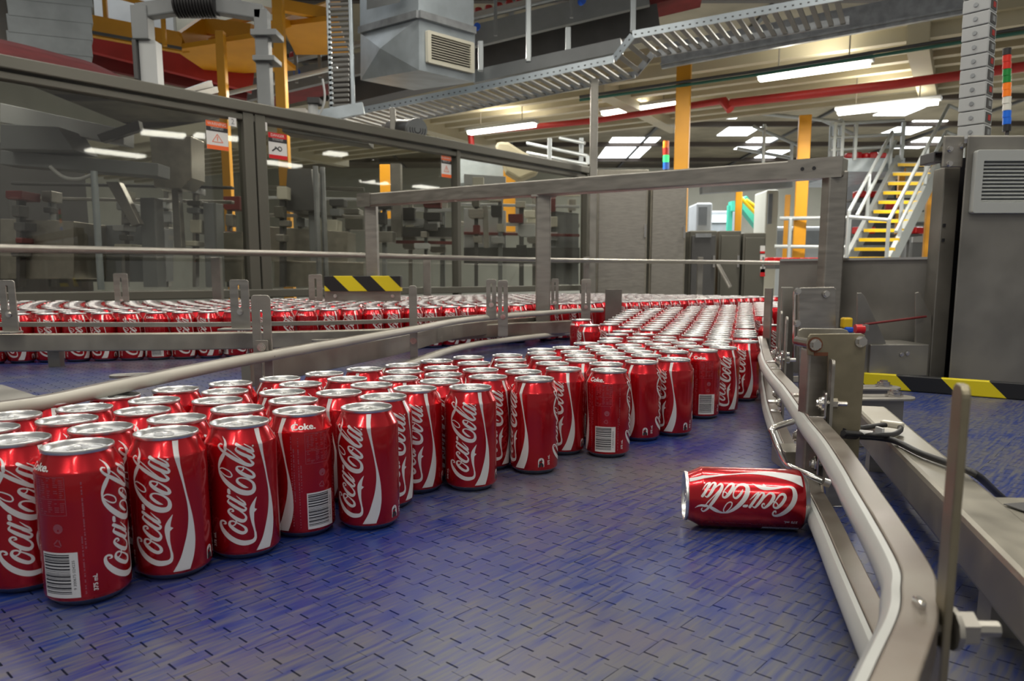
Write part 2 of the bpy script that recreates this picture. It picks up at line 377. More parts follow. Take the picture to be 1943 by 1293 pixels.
for L_, p, c2 in vis:
    o = bpy.data.objects.new('belt_module', modmesh); C.objects.link(o); o.parent = belt; o.matrix_parent_inverse = Matrix.Translation((0, -1, 0)); o.location = p
mb = MB()
V0 = modmb.v; F0 = modmb.f
for L_, p, c2 in rest:
    z = ramp(c2.x, c2.y); sl = (ramp(c2.x+.02, c2.y+.02)-z)
    mb.add([(a+p.x, b_+p.y, c+ramp(a+p.x, b_+p.y)) for a, b_, c in V0], F0)
o = mb.build('belt_modules', M['belt'], belt); o['kind'] = 'stuff'
# plain continuation under the far cans and the bed below
mb = MB(); gx = np.linspace(-2.3, 2.6, 50)
vs = []; 
for j in range(16):
    for x in gx: y = 3.2+(max(3.25, ylim(x))-3.2)*j/15; vs.append((x, y, ramp(x, y)-.001))
mb.add(vs, [(j*50+i, j*50+i+1, (j+1)*50+i+1, (j+1)*50+i) for j in range(15) for i in range(49)]); mb.build('belt_far_run', M['belt'], belt)
mb = MB(); vs = []
for zz in (0, 1):
    for j in range(50):
        for x in gx: y = .1+(ylim(x)-.1)*j/49; vs.append((x, y, ramp(x, y)-.0095 if zz == 0 else -.12))
fs = [(j*50+i, j*50+i+1, (j+1)*50+i+1, (j+1)*50+i) for j in range(49) for i in range(49)]
N_ = 2500; fs += [(N_+49, N_, 0, 49)[::-1]] if False else []
mb.add(vs, fs); mb.build('belt_bed', M['rubber'], belt)
mb = MB(); mb.box((0, 1.6, -.1), (4.4, 3.0, .12)); mb.build('bed_frame', M['steel_dark'], belt)
for x in (-2.0, 0, 2.0):
    for y in (.3, 2.8): MB().box((x, y, -.53), (.08, .08, .74)).build('leg', M['steel'], belt)

# ------------------------------------------------------------------ soda can
mm = .001
BODY = [(31.6, 6.2), (32.6, 7.6), (33, 9.5), (33, 40), (33, 80), (33, 111.3), (32.75, 112.4), (32.1, 113.6), (30.2, 117.4), (28.3, 121.2), (27.0, 124.0), (26.2, 125.8), (25.9, 127.0)]
def surf(th, z, off=.12):
    zs = [p[1] for p in BODY]; rs = [p[0] for p in BODY]
    r = float(np.interp(z, zs, rs))+off; a = math.radians(th)
    return (r*math.sin(a)*mm, -r*math.cos(a)*mm, z*mm)
T2 = 1193.5
def logo_strokes():
    t2 = lambda L: [(x+T2, y, w_) for x, y, w_ in L]
    st = []
    st.append(t2([(538, 938, 12), (532, 905, 28), (500, 912, 30), (482, 952, 30), (512, 985, 34), (590, 980, 50), (680, 938, 72), (770, 865, 86), (840, 770, 90), (880, 670, 90), (885, 580, 82), (862, 500, 62), (800, 466, 36), (720, 462, 28)]))
    st.append(t2([(820, 466, 34), (720, 466, 26), (640, 474, 30), (540, 486, 42), (450, 490, 56), (360, 488, 70), (280, 476, 70), (210, 452, 48), (150, 424, 26), (100, 399, 4)]))
    st.append(t2([(510, 742, 20), (560, 665, 26), (620, 605, 40), (680, 602, 50), (703, 655, 56), (668, 730, 60), (610, 800, 60), (545, 846, 44), (492, 828, 32), (487, 780, 26), (512, 748, 20), (550, 762, 20), (568, 800, 20)]))
    st.append(t2([(318, 797, 12), (312, 766, 24), (283, 777, 28), (274, 815, 30), (310, 844, 34), (365, 815, 48), (430, 750, 60), (482, 670, 64), (488, 612, 54), (440, 580, 34), (380, 600, 26), (320, 655, 24), (270, 705, 14)]))
    st.append(t2([(48, 826, 52), (110, 740, 52), (170, 655, 50), (210, 590, 40)]))
    st.append(t2([(215, 575, 30), (165, 588, 26), (110, 640, 20), (45, 698, 6)]))
    st.append(t2([(95, 815, 12), (140, 836, 34), (190, 790, 50), (250, 715, 56), (300, 640, 54), (308, 590, 42), (275, 570, 30), (235, 605, 22), (185, 680, 12)]))
    st.append(t2([(430, 760, 24), (480, 735, 24), (530, 742, 20)]))
    st.append([(1112, 508, 8), (1090, 560, 40), (1040, 622, 46), (985, 665, 42), (940, 650, 28), (930, 590, 24), (965, 500, 32), (1040, 432, 38), (1130, 420, 52), (1192, 455, 76), (1203, 530, 88), (1170, 630, 90), (1100, 730, 84), (1010, 820, 74), (920, 885, 56), (840, 922, 36), (775, 936, 18)])
    st.append([(782, 935, 18), (752, 890, 20), (770, 830, 20), (820, 760, 20), (880, 738, 22), (908, 765, 22), (890, 825, 20), (840, 885, 18), (785, 928, 16)])
    st.append([(800, 932, 18), (740, 932, 26), (670, 915, 42), (590, 880, 60), (515, 838, 54)])
    st.append([(655, 430, 30), (705, 405, 40), (728, 445, 52), (695, 520, 62), (630, 620, 64), (560, 720, 62), (490, 810, 50), (430, 875, 36), (370, 908, 26), (338, 885, 22), (350, 850, 14)])
    st.append([(690, 500, 20), (600, 590, 18), (520, 670, 18), (460, 730, 20), (415, 782, 14)])
    st.append([(220, 876, 3), (280, 825, 26), (340, 803, 40), (400, 805, 46), (440, 806, 40)])
    st.append([(737, 558, 16), (800, 480, 26), (870, 418, 36), (930, 408, 46), (938, 450, 56), (900, 520, 60), (840, 600, 60), (780, 652, 44), (735, 642, 30), (735, 590, 24), (760, 552, 18), (800, 570, 20), (815, 612, 16)])
    st.append([(348, 628, 50), (410, 540, 52), (468, 445, 50), (498, 392, 38)])
    st.append([(500, 383, 28), (440, 402, 26), (390, 458, 18), (350, 512, 6)])
    st.append([(395, 625, 14), (440, 642, 34), (500, 580, 52), (555, 495, 56), (600, 415, 52), (585, 384, 36), (535, 400, 24), (480, 480, 12)])
    st.append([(590, 480, 20), (640, 440, 22), (690, 400, 22)])
    st.append([(1120, 832, 4), (1128, 812, 46), (1186, 806, 46), (1196, 782, 4)])
    return st
def L2S(X, Y):
    yc = 630+(X-400)*.035; t = max(-1, min(1, (Y-yc)/570)); return -math.degrees(math.asin(t)), (2405-X)/18.12
def add_ribbon(mb, pts, wid, fn, mi):
    """pts with widths in 2D, fn maps 2D -> 3D; strip with rounded ends"""
    n = len(pts); L_ = []
    for i in range(n):
        a = pts[max(i-1, 0)]; b_ = pts[min(i+1, n-1)]; d = np.array([b_[0]-a[0], b_[1]-a[1]]); d = d/(np.hypot(*d)+1e-9); nn = np.array([-d[1], d[0]])
        w_ = wid[i]/2; p = np.array(pts[i][:2]); L_.append((p+nn*w_, p, p-nn*w_))
    vs = []; fs = []
    for tr in L_: vs += [fn(*q) for q in tr]
    for i in range(n-1):
        for k in range(2): fs.append((i*3+k, i*3+k+1, (i+1)*3+k+1, (i+1)*3+k))
    mb.add(vs, fs, mi)
    for idx in (0, n-1):
        c2 = pts[idx][:2]; r = wid[idx]/2; vs = [fn(*c2)]+[fn(c2[0]+r*math.cos(2*PI*k/10), c2[1]+r*math.sin(2*PI*k/10)) for k in range(10)]
        mb.add(vs, [(0, 1+k, 1+(k+1) % 10) for k in range(10)], mi)
def text_mesh(txt, size, offset=0.):
    cu = bpy.data.curves.new('t', 'FONT'); cu.body = txt; cu.size = size; cu.align_x = 'CENTER'; cu.align_y = 'CENTER'; cu.resolution_u = 3; cu.offset = offset
    o = bpy.data.objects.new('t', cu); C.objects.link(o); dg = bpy.context.evaluated_depsgraph_get(); dg.update()
    me = bpy.data.meshes.new_from_object(o.evaluated_get(dg)); vs = [tuple(v.co) for v in me.vertices]; fs = [tuple(p.vertices) for p in me.polygons]
    bpy.data.objects.remove(o); bpy.data.curves.remove(cu); bpy.data.meshes.remove(me); return vs, fs
def strip(mb, th0, th1, z0, z1, mi, off=.13, step=5):
    n = max(1, int(abs(th1-th0)/step)); vs = []
    for k in range(n+1):
        t = th0+(th1-th0)*k/n; vs += [surf(t, z0, off), surf(t, z1, off)]
    mb.add(vs, [(2*k, 2*k+2, 2*k+3, 2*k+1) for k in range(n)], mi)
TXT375 = text_mesh('375 mL', 4.6, .12); TXTC = text_mesh('Coke.', 9.8, .0); TXTN = text_mesh('9 300675 024235', 3.0)
def print_mesh(full=True):
    mb = MB()   # materials: 0 white 1 fine 2 black
    for cop, dth in enumerate((0, 156.5)):
        for st in logo_strokes():
            n = 5 if full else 2
            sp = spline(st, n); fn = lambda X, Y: surf(*((lambda a: (a[0]+dth, a[1]))(L2S(X, Y))), .12)
            add_ribbon(mb, [(p[0], p[1]) for p in sp], [p[2] for p in sp], fn, 0)
        tri = [(290+T2, 450), (318+T2, 408), (365+T2, 452)]
        mb.add([surf(L2S(*p)[0]+dth, L2S(*p)[1], .12) for p in tri], [(0, 1, 2)], 0)
        c2 = L2S(395, 385); mb.add([surf(c2[0]+dth+1.6*math.cos(k*PI/4), c2[1]+.9*math.sin(k*PI/4), .12) for k in range(8)], [tuple(range(8))], 0)
        sw = spline([(9.0, 23, 47.6), (20, 34, 54.5), (31.6, 41, 58.3), (43, 46.5, 58.7), (55, 49.6, 57), (66.6, 49.6, 53.6), (78, 47.0, 49.8), (90, 43.3, 46.6), (104, 38, 43), (111.5, 35, 42.4), (118, 34.5, 43), (125.6, 35, 46)], 5)
        vs = []
        for z, a, b_ in sw:
            for k in range(5): vs.append(surf(a+(b_-a)*k/4+dth, z, .19))
        mb.add(vs, [(i*5+k, i*5+k+1, (i+1)*5+k+1, (i+1)*5+k) for i in range(len(sw)-1) for k in range(4)], 0)
        # volume text, reads upwards
        vs, fs = TXT375; mb.add([surf(-47.5+dth-y/33*57.3*-1*-1, 20.5+x, .24) for x, y, _ in vs], fs, 0)
    # badge
    pl = [(math.cos(a)*4.3, 3+math.sin(a)*4.3) for a in np.linspace(0, PI, 9)]+[(-4.3, -5), (4.3, -5)]
    mb.add([surf(89+x/33*57.3, 16.5+y*1.05, .13) for x, y in pl], [tuple(range(len(pl)))], 0)
    mb.add([surf(89+x/33*57.3, 16.5+y*1.05, .17) for x, y in [(-3.6, -4.8), (3.6, -4.8), (3.6, -2), (2, .2), (0, .9), (-2, .2), (-3.6, -2)]], [tuple(range(7))], 2)
    strip(mb, 85.5, 92.5, 19.0, 20.4, 2, .17)
    # barcode
    b0 = -94; strip(mb, b0-27, b0+27, 9.8, 48, 0, .13)
    rnd = random.Random(3); z = 13.2
    while z < 45.6:
        t = rnd.choice((.5, .5, .9, 1.4)); strip(mb, b0-25, b0+16, z, z+t, 2, .22, 3); z += t+rnd.choice((.5, .7, 1.0, 1.3))
    vs, fs = TXTN; mb.add([surf(b0+21+y*-1/33*57.3*-1*-1, 29+x*1.18, .16) for x, y, _ in vs], fs, 2)
    # recycling triangle, ring and small print
    for k in range(3):
        a = 2*PI*k/3+PI/2; b_ = a+2*PI/3*.78
        p = (3.0*math.cos(a), 3.0*math.sin(a)); q = (3.0*math.cos(b_), 3.0*math.sin(b_))
        add_ribbon(mb, [p, q], [1.1, 1.1], lambda X, Y: surf(b0+2+X/33*57.3, 55.5+Y, .13), 1)
    mb.add([surf(b0+4+4*math.cos(k*PI/6)/33*57.3, 68+4*math.sin(k*PI/6), .13) for k in range(12)], [tuple(range(12))], 1)
    if full:
        for th, za, zb in ((b0-52, 14, 108), (b0-48, 40, 96), (b0-40, 12, 106), (b0-36, 50, 78), (b0+33, 12, 60), (b0+37, 50, 104)):
            z = za
            while z < zb: strip(mb, th, th+1.8, z, z+rnd.uniform(.8, 2.4), 1); z += rnd.uniform(1.6, 3.4)
        z = 80
        while z < 110:
            for th in (b0-24, b0-17, b0-8, b0+2, b0+10):
                if rnd.random() < .75: strip(mb, th, th+rnd.uniform(3, 7), z, z+.6, 1)
            z += 1.7
        for th in (b0-27, b0+17): strip(mb, th, th+.7, 79, 110, 1)
        for z in (78.6, 92, 110): strip(mb, b0-27, b0+17.7, z, z+.4, 1)
    else:
        for th, za, zb in ((b0-48, 14, 100), (b0-22, 80, 108), (b0-8, 80, 108), (b0+8, 80, 108)): strip(mb, th, th+4, za, zb, 1)
    vs, fs = TXTC
    for q, (dx, dy) in enumerate(((0, 0), (.4, 0), (-.4, 0), (.2, .25), (-.2, -.25), (.2, -.25), (-.2, .25))): mb.add([surf(-122+(x*1.05+dx)/31*57.3, 117.0+(y+dy)*.84, .38+q*.012) for x, y, _ in vs], fs, 0)
    return mb
def scale_prof(p): return [(r*mm, z*mm) for r, z in p]
body_me = MB().lathe(scale_prof(BODY), 64, close=False).mesh('body', M['red'], 28)
print_me = print_mesh(True).mesh('printed_artwork', [M['white'], M['fine'], M['black']])
base_me = MB().lathe(scale_prof([(0.01, 9), (19, 5), (22.6, 2), (23.6, .5), (24.6, .02), (25.6, .5), (27, 2.2), (29.6, 4.2), (31.2, 5.6), (31.9, 6.4)]), 48).mesh('base', M['alu_dark'], 60)
lidp = [(26.0, 126.2), (26.9, 126.6), (27.25, 127.4), (27.3, 129.2), (27.0, 129.8), (26.5, 130), (26.0, 129.6), (25.4, 127.5), (24.4, 124.0), (23.8, 123.2), (23.0, 123.4), (22.4, 125.0), (21.8, 126.0), (20.8, 126.2), (18.6, 126.15), (18.3, 125.7), (0.01, 125.7)]
mb = MB().lathe(scale_prof(lidp), 56)
ov = [(.0085*math.cos(a), -.0095+.0062*math.sin(a)) for a in np.linspace(0, 2*PI, 20, endpoint=False)]; ov2 = [(x*.86, -.0095+(y+.0095)*.82) for x, y in ov]
mb.ringprism(ov, ov2, (0, 0, .1259), (1, 0, 0), (0, 1, 0), (0, 0, 1), .0003)
lid_me = mb.mesh('lid', M['alu'], 40)
mb = MB()
to = [(x*.0078, .0035+y*.0125) for x, y in [(math.cos(a)*(1 if math.sin(a) > 0 else .85), math.sin(a)) for a in np.linspace(0, 2*PI, 20, endpoint=False)]]
ti = [(x*.0050, .0095+y*.0050) for x, y in [(math.cos(a), math.sin(a)) for a in np.linspace(0, 2*PI, 20, endpoint=False)]]
mb.ringprism(to, ti, (0, 0, .1275), (1, 0, 0), (0, 1, 0), (0, 0, 1), .0011)
mb.lathe([(.0030, .1257), (.0032, .1284), (.0020, .1290), (.0001, .1290)], 14)
tab_me = mb.mesh('pull_tab', M['alu'], 40)
def lowcan():
    mb = MB(); mb.lathe(scale_prof([(31.5, 5), (33, 9), (33, 111.5), (26.5, 125)]), 20, 0, close=False)
    mb.lathe(scale_prof([(26.2, 125.6), (27.3, 127.5), (27.2, 129.6), (26.3, 129.8), (24.2, 124), (22, 125.8), (0.01, 125.8)]), 20, 1); mb.lathe(scale_prof([(25, 0), (31.5, 5)]), 16, 2, close=False)
    return mb
def can(x, y, z, rot, label, group=None, detail=2, tabrot=None):
    """rot: rotation about the axis, degrees, relative to facing the camera position"""
    az = math.atan2(x, y)   # direction from camera
    # local -Y must face the camera: camera lies at angle; rotate by -az about z
    r = thing('soda_can', label, 'soda can', (x, y, z), group, -az+math.radians(rot))
    def part(n, me, par=r, rz=0):
        o = bpy.data.objects.new(n, me); C.objects.link(o); o.parent = par; o.rotation_euler = (0, 0, rz); return o
    part('body', body_me); part('printed_artwork', print_me); part('base', base_me)
    l = part('lid', lid_me, r, tabrot if tabrot is not None else random.uniform(0, 6.28)); part('pull_tab', tab_me, l)
    return r
def seat(x, y): return max(ramp(x+.02*math.cos(a), y+.02*math.sin(a)) for a in (2.4, 1.6, 2.9))+.0004
# front rows, read off the photograph: lid ellipse (left, right, top, bottom) -> plan position
def lidpos(l, r, t, b, zc=.1288):
    u, v = (l+r)/2, (t+b-1.5)/2-.4
    x0, y0 = PZ(u, v, zc)[:2]
    for _ in range(6):
        z = ramp(x0, y0); x0, y0 = PZ(u, v, zc+z)[:2]
    return x0, y0
front = [
 ((72.0, 223.2, 831.1, 864.7), 56, 'nearest front-row soda can, barcode at its left and script at its right'),
 ((249.4, 381.3, 808.5, 836.8), -26, 'third front-row soda can from the left, script facing and white swoosh on its right'),
 ((395.3, 514.2, 790.3, 815), -7, 'fourth front-row soda can from the left, script centred, swoosh at its right edge'),
 ((515.2, 620.8, 770.7, 792.6), 128, 'front-row soda can turned to its barcode, beside the fourth script can'),
 ((645.5, 745.7, 763.8, 785.5), -36, 'front-row soda can right of the barcode can, swoosh running down its middle'),
 ((851.4, 933.4, 729, 745), -15, 'front-row soda can standing alone at mid row with full script and swoosh'),
 ((976, 1051.6, 713.8, 727.3), -72, 'front-row soda can showing plain red side, small badge and swoosh at left'),
 ((1034.7, 1103.4, 696, 708), -26, 'soda can squeezed left of the middle barcode can, script cut by its neighbour'),
 ((1120.4, 1189.9, 698.2, 710.6), 87, 'middle front-row soda can facing with its upright barcode and small white word'),
 ((1185, 1249.1, 683.4, 693.5), -74, 'soda can just right of the middle barcode can, swoosh at left and badge'),
 ((1248.3, 1310.2, 678.8, 688.3), -48, 'front-row soda can above the gap left of the last barcode can, swoosh in its centre'),
 ((1306.4, 1361.9, 662.8, 670.6), 112, 'rightmost of the front-row soda cans that show a barcode'),
 ((1344, 1397, 658, 664.8), 3, 'second soda can from the right end of the front row, beside the curved rail'),
 ((1389.4, 1438, 645.4, 653.6), -22, 'rightmost front-row soda can touching the curved guide rail'),
 ((681, 773.6, 746.5, 763.6), 20, 'soda can half hidden behind the swoosh can, script at its right edge'),
 ((744.9, 830.5, 731.6, 747.7), -12, 'soda can standing between the hidden script can and the lone front-row can'),
 ((887.8, 963.4, 710.3, 724.3), 12, 'soda can showing script between the lone front can and the badge can'),
 ((28.5-71, 28.5+71, 821.5, 850.7), 0, 'leftmost front soda can cut off by the left frame edge, script showing'),
]
other = [(30.5, 147, 756.5, 775), (166.3, 271.4, 744.8, 761.4), (284.8, 381.3, 733.5, 749), (393.2, 481.8, 722.8, 737.2), (576.8, 654.2, 704.8, 717.6), (655, 729.1, 696.9, 708.6),
 (857.6, 920.6, 675.6, 684.8), (932.2, 993, 672.1, 680.5), (999.3, 1055.3, 661.9, 668.8), (1087.4, 1138, 650.1, 657), (-38, 80, 781, 802), (-91, 37, 804, 829),
 (101.3, 220.4, 766.7, 786.6), (62.3, 192.7, 787, 810.8), (125, 258, 801.4, 828), (212.5, 329, 771.3, 792.4), (238.8, 347, 753, 771), (276, 395.3, 785, 808.5), (361, 464.3, 752.5, 772.2),
 (397.3, 504.4, 767.3, 788.7), (379.5, 474.7, 736.8, 753.6), (490, 573, 713.5, 728), (490, 582.2, 738.6, 754.7), (527.6, 613.7, 723.8, 738.6), (507.5, 605.9, 752.6, 771.8),
 (597.9, 688.5, 739, 755.8), (618.3, 699, 714.7, 727.9), (663.3, 747, 725.4, 740.2), (716.8, 795.4, 713, 726.7), (729.2, 802.1, 701.2, 713.5), (796, 861, 681.7, 692.3), (728.8, 798.3, 689.6, 700.8),
 (803.8, 872, 693.5, 706.4), (804.5, 878.8, 706.4, 719.2), (795.1, 874.6, 718.7, 733), (866.4, 932.3, 685.8, 696.8), (876.6, 946.6, 697.7, 710.5),
 (936.4, 1000.5, 680.7, 690.3), (936.7, 1004.3, 690.6, 702.3), (957, 1028.5, 701.8, 713.6), (998.8, 1057.3, 668.4, 676.3), (1005.6, 1067.4, 676.3, 686.2), (1015, 1080.6, 686.5, 697.2),
 (1046.6, 1100.7, 657.8, 665.2), (1062.3, 1118.8, 665.5, 673.5), (1070.2, 1129, 673, 680.7), (1071.8, 1134.5, 680.7, 690.3), (1109.3, 1162.4, 656.6, 663.2), (1118.2, 1173.9, 662.3, 670.2),
 (1129.4, 1187.4, 669, 676.9), (1138.5, 1199, 676.3, 685.9), (1117, 1183.3, 687.5, 698), (1196.7, 1255.4, 672.7, 680.6), (1184.6, 1241, 665.3, 673.5), (1171.2, 1225.3, 659.5, 667),
 (1167, 1218.7, 653.8, 660.4), (1133, 1183, 646.9, 653.4), (1137.7, 1185, 641.4, 647.2), (1188.8, 1236, 640, 646.4), (1190.7, 1239.8, 646.7, 653.3), (1223, 1274, 652, 659), (1234, 1287, 658.7, 665.6),
 (1249.7, 1305.3, 665.3, 673), (1280.5, 1333, 656, 663.2), (1272.3, 1321.8, 649.7, 656.2), (1237.3, 1286, 644.7, 651.3), (1234.9, 1281.8, 639, 645.2), (1332, 1383.5, 653, 658.7), (1337, 1385.6, 647.7, 653.8),
 (1340, 1388, 643, 648.8), (1287.9, 1335.9, 643.4, 649.7)]
placed = []
LEGS = [tuple(P(704, 388, 3.2))[:2], tuple(P(1031, 372, 2.63))[:2], tuple(P(1585, 326, 2.02))[:2], tuple(P(1457, 600, 2.0))[:2], tuple(P(1164, 575, 2.85))[:2]]
def collides(x, y, d): return any((x-a)**2+(y-b_)**2 < .074**2 for a, b_ in LEGS) or any((x-a)**2+(y-b_)**2 < d*d for a, b_ in placed)
allc = []
for e, rot, lab in front: allc.append([lidpos(*e), rot, lab])
for e in other: allc.append([lidpos(*e), None, None])
# relax the measured centres so that neighbours touch without cutting into each other
pts = np.array([a[0] for a in allc])
for _ in range(60):
    for i in range(len(pts)):
        for j in range(i+1, len(pts)):
            d = pts[j]-pts[i]; L_ = math.hypot(*d)
            if 1e-5 < L_ < .0665:
                push = (.0667-L_)/2*d/L_; pts[i] -= push; pts[j] += push
SHORT = ['nearest barcode-and-script can', 'third front-row can with script', 'fourth front-row can with script', 'front barcode can beside the script cans', 'swoosh can right of the front barcode can', 'lone full-script can at mid row', 'plain red can with a small badge', 'squeezed script can at mid row', 'middle barcode can', 'swoosh can right of the middle barcode can', 'centred-swoosh can right of middle', 'rightmost barcode can', 'second can from the curved rail', 'can touching the curved rail', 'half hidden script can', 'can left of the lone full-script can', 'can left of the plain badge can', 'can cut by the left frame edge']
ORD = ['first', 'second', 'third', 'fourth', 'fifth', 'sixth', 'seventh', 'eighth', 'ninth', 'tenth', 'eleventh', 'twelfth']
G1 = 'cans packed close behind the front row of the main lane'
labs = {}; fr_uv = [proj((x, y, .13)) for (q, rot, lab), (x, y) in zip(allc, pts) if lab]; beh = {}
for k, ((q, rot, lab), (x, y)) in enumerate(zip(allc, pts)):
    if lab: continue
    u, v = proj((x, y, .13)); best = min(range(len(fr_uv)), key=lambda i: abs(fr_uv[i][0]-u)+(500 if fr_uv[i][1] < v else 0)); beh.setdefault(best, []).append((-v, k))
for i, L_ in beh.items():
    for n_, (_, k) in enumerate(sorted(L_)): labs[k] = 'soda can lid, %s one behind the %s' % (ORD[n_], SHORT[i])
for k, ((q, rot, lab), (x, y)) in enumerate(zip(allc, pts)):
    placed.append((x, y))
    if lab: can(x, y, seat(x, y), rot, lab)
    else: can(x, y, seat(x, y), random.choice([0, 0, 40, -60, 90, 130, 170, -110, 20, -30])+random.uniform(-15, 15), labs[k], G1)
nind = len(placed)
# the crowd behind: hexagonal packing over the main lane
G2 = 'cans packed in the far part of the main lane'
def inpoly(x, y, poly):
    c_ = False; n = len(poly)
    for i in range(n):
        x1, y1 = poly[i]; x2, y2 = poly[(i+1) % n]
        if (y1 > y) != (y2 > y) and x < (x2-x1)*(y-y1)/(y2-y1)+x1: c_ = not c_
    return c_
main_poly = [(1102, 612), (1160, 596), (1200, 589), (1330, 581), (1470, 573), (1476, 590), (1440, 606), (1424, 622), (1414, 646), (1392, 650), (1340, 646), (1240, 640), (1175, 640), (1130, 620)]
lone = [(1086, 1120.7, 613, 618.5), (1101, 1136, 618.8, 624), (1136, 1172, 620.5, 627), (1162, 1204, 628, 634), (1204, 1246, 631.5, 637.5)]
lat = []
for e in lone:
    x, y = lidpos(*e)
    if not collides(x, y, .064): lat.append((x, y)); placed.append((x, y))
a_dir = math.atan2(.07, .0215)  # columns run away from the camera, slightly to the right
x0, y0 = lidpos(1389.4, 1438, 645.4, 653.6)
ua = Vector((math.cos(a_dir), math.sin(a_dir)))*.0690; ub = Vector((math.cos(a_dir+PI/3), math.sin(a_dir+PI/3)))*.0690
for i in range(-5, 60):
    for j in range(-40, 40):
        x = x0+ua.x*i+ub.x*j; y = y0+ua.y*i+ub.y*j
        if y < 1.2 or y > 4.5: continue
        u, v = proj((x, y, .13+ramp(x, y)))
        if inpoly(u, v, main_poly):
            x += random.uniform(-.001, .001); y += random.uniform(-.001, .001)
            if not collides(x, y, .0655): lat.append((x, y)); placed.append((x, y))
lat.sort(key=lambda p: p[1])
# side lane behind: row along its front edge, then packed
side = []
SF = [(-80, 1.93), (45, 2.0), (400, 2.12), (700, 2.32), (980, 2.62), (1200, 3.0), (1330, 3.35), (1480, 3.85)]
fpts = [Vector(((u-971.5)/F*Y, Y, 0)) for u, Y in SF]; fl = spline([(p.x, p.y) for p in fpts], 12)
rows = []; cur = [np.array(p) for p in fl]
def walk(path, step, off):
    out = []; acc = -off
    for i in range(len(path)-1):
        d = path[i+1]-path[i]; L_ = np.hypot(*d); 
        while acc <= L_:
            if acc >= 0: out.append(path[i]+d*acc/L_)
            acc += step
        acc -= L_
    return out
for r_ in range(26):
    for p in walk(cur, .0674, .0337 if r_ % 2 else 0):
        x, y = p
        u, v = proj((x, y, .13+ramp(x, y)))
        if -60 < u < 1486 and v < 600 and not collides(x, y, .0661):
            if y > ylim(x)-.05 or x > 2.5: continue
            if r_ > 3 and v < 553+(1480-u)*.0095: continue
            side.append((r_, x, y)); placed.append((x, y))
    nrm = []
    for i in range(len(cur)):
        t = cur[min(i+1, len(cur)-1)]-cur[max(i-1, 0)]; t = t/np.hypot(*t); nrm.append(cur[i]+np.array([-t[1], t[0]])*.0588)
    cur = nrm
ind2 = lat[:150]; restc = lat[150:]
for x, y in ind2: can(x, y, seat(x, y), random.uniform(-180, 180), 'red soda can in the far packed main lane beyond the bend, only lid showing', G2)
s0 = [s for s in side if s[0] == 0]; s1 = [s for s in side if s[0] > 0]
budget = 300-nind-len(ind2)-1; s0.sort(key=lambda s: s[2])
s0 = sorted(s0[:budget], key=lambda s: s[1])+s0[budget:]
TENS = ['', '', 'twenty', 'thirty', 'forty', 'fifty']
def nth(n):
    if n < 12: return ORD[n]
    n += 1
    if n < 20: return ['thirteenth', 'fourteenth', 'fifteenth', 'sixteenth', 'seventeenth', 'eighteenth', 'nineteenth'][n-13]
    return TENS[n//10][:-1]+'ieth' if n % 10 == 0 else TENS[n//10]+'-'+ORD[n % 10-1]
for k, s in enumerate(s0[:budget]): can(s[1], s[2], seat(s[1], s[2]), random.choice([0, -40, 30, -15, 90]), 'soda can %s from the left in the side lane front row, behind the thin rail' % nth(k), 'cans in the front row of the side lane')
lc = lowcan(); mbs = MB(); allr = restc+[(s[1], s[2]) for s in s0[budget:]+s1]
for x, y in allr:
    z = ramp(x, y); mbs.add([(a+x, b_+y, c+z) for a, b_, c in lc.v], [], 0); n0 = len(mbs.v)-len(lc.v)
    mbs.f += [tuple(i+n0 for i in f) for f in lc.f]; mbs.m += lc.m
me = bpy.data.meshes.new('packed_cans'); me.from_pydata(mbs.v, [], mbs.f)
for k in ('red', 'alu', 'alu_dark'): me.materials.append(M[k])
me.polygons.foreach_set('material_index', mbs.m); me.update()
o = bpy.data.objects.new('packed_cans', me); C.objects.link(o)
tag(o, 'dense mass of red soda cans with silver lids on the far side lane', 'soda cans', None, 'stuff')
print('cans', nind, len(lat), len(s0), len(s1), 'modules', len(vis), len(rest))
# can beyond the curved rail
x, y = PZ(1461, 617, .129)[:2]; can(x, y, .0004, 15, 'red soda can standing behind the rail slats, right of the packed lane')
# fallen can
pl_ = PZ(1297.5, 941, .0331); pb = PZ(1529, 949, .0331); ax_ = (pl_-pb); ax_.z = 0; ax_.normalize()
mid = (pl_+pb)/2; mid = Vector((mid.x*1.004-.0010, mid.y*1.004-.001, .0327)); cdir = Vector((-mid.x, -mid.y, H-.033)); cdir -= ax_*cdir.dot(ax_); cdir.normalize(); ux = (-cdir).cross(ax_).normalized()
rt_ = thing('fallen_soda_can', 'single soda can lying on its side on the blue belt', 'soda can', (0, 0, 0))
mw = Matrix(((ux.x, -cdir.x, ax_.x, 0), (ux.y, -cdir.y, ax_.y, 0), (ux.z, -cdir.z, ax_.z, 0), (0, 0, 0, 1)))
rt_.matrix_world = Matrix.Translation(mid-ax_*.0632) @ mw @ Matrix.Scale(.972, 4)
for n_, me_, m_ in (('body', body_me, None), ('printed_artwork', print_me, None), ('lid', lid_me, None), ('base', base_me.copy(), 'alu')):
    o = bpy.data.objects.new(n_, me_); C.objects.link(o); o.parent = rt_
    if m_: me_.materials.clear(); me_.materials.append(M[m_])
    if n_ == 'lid': q = bpy.data.objects.new('pull_tab', tab_me); C.objects.link(q); q.parent = o

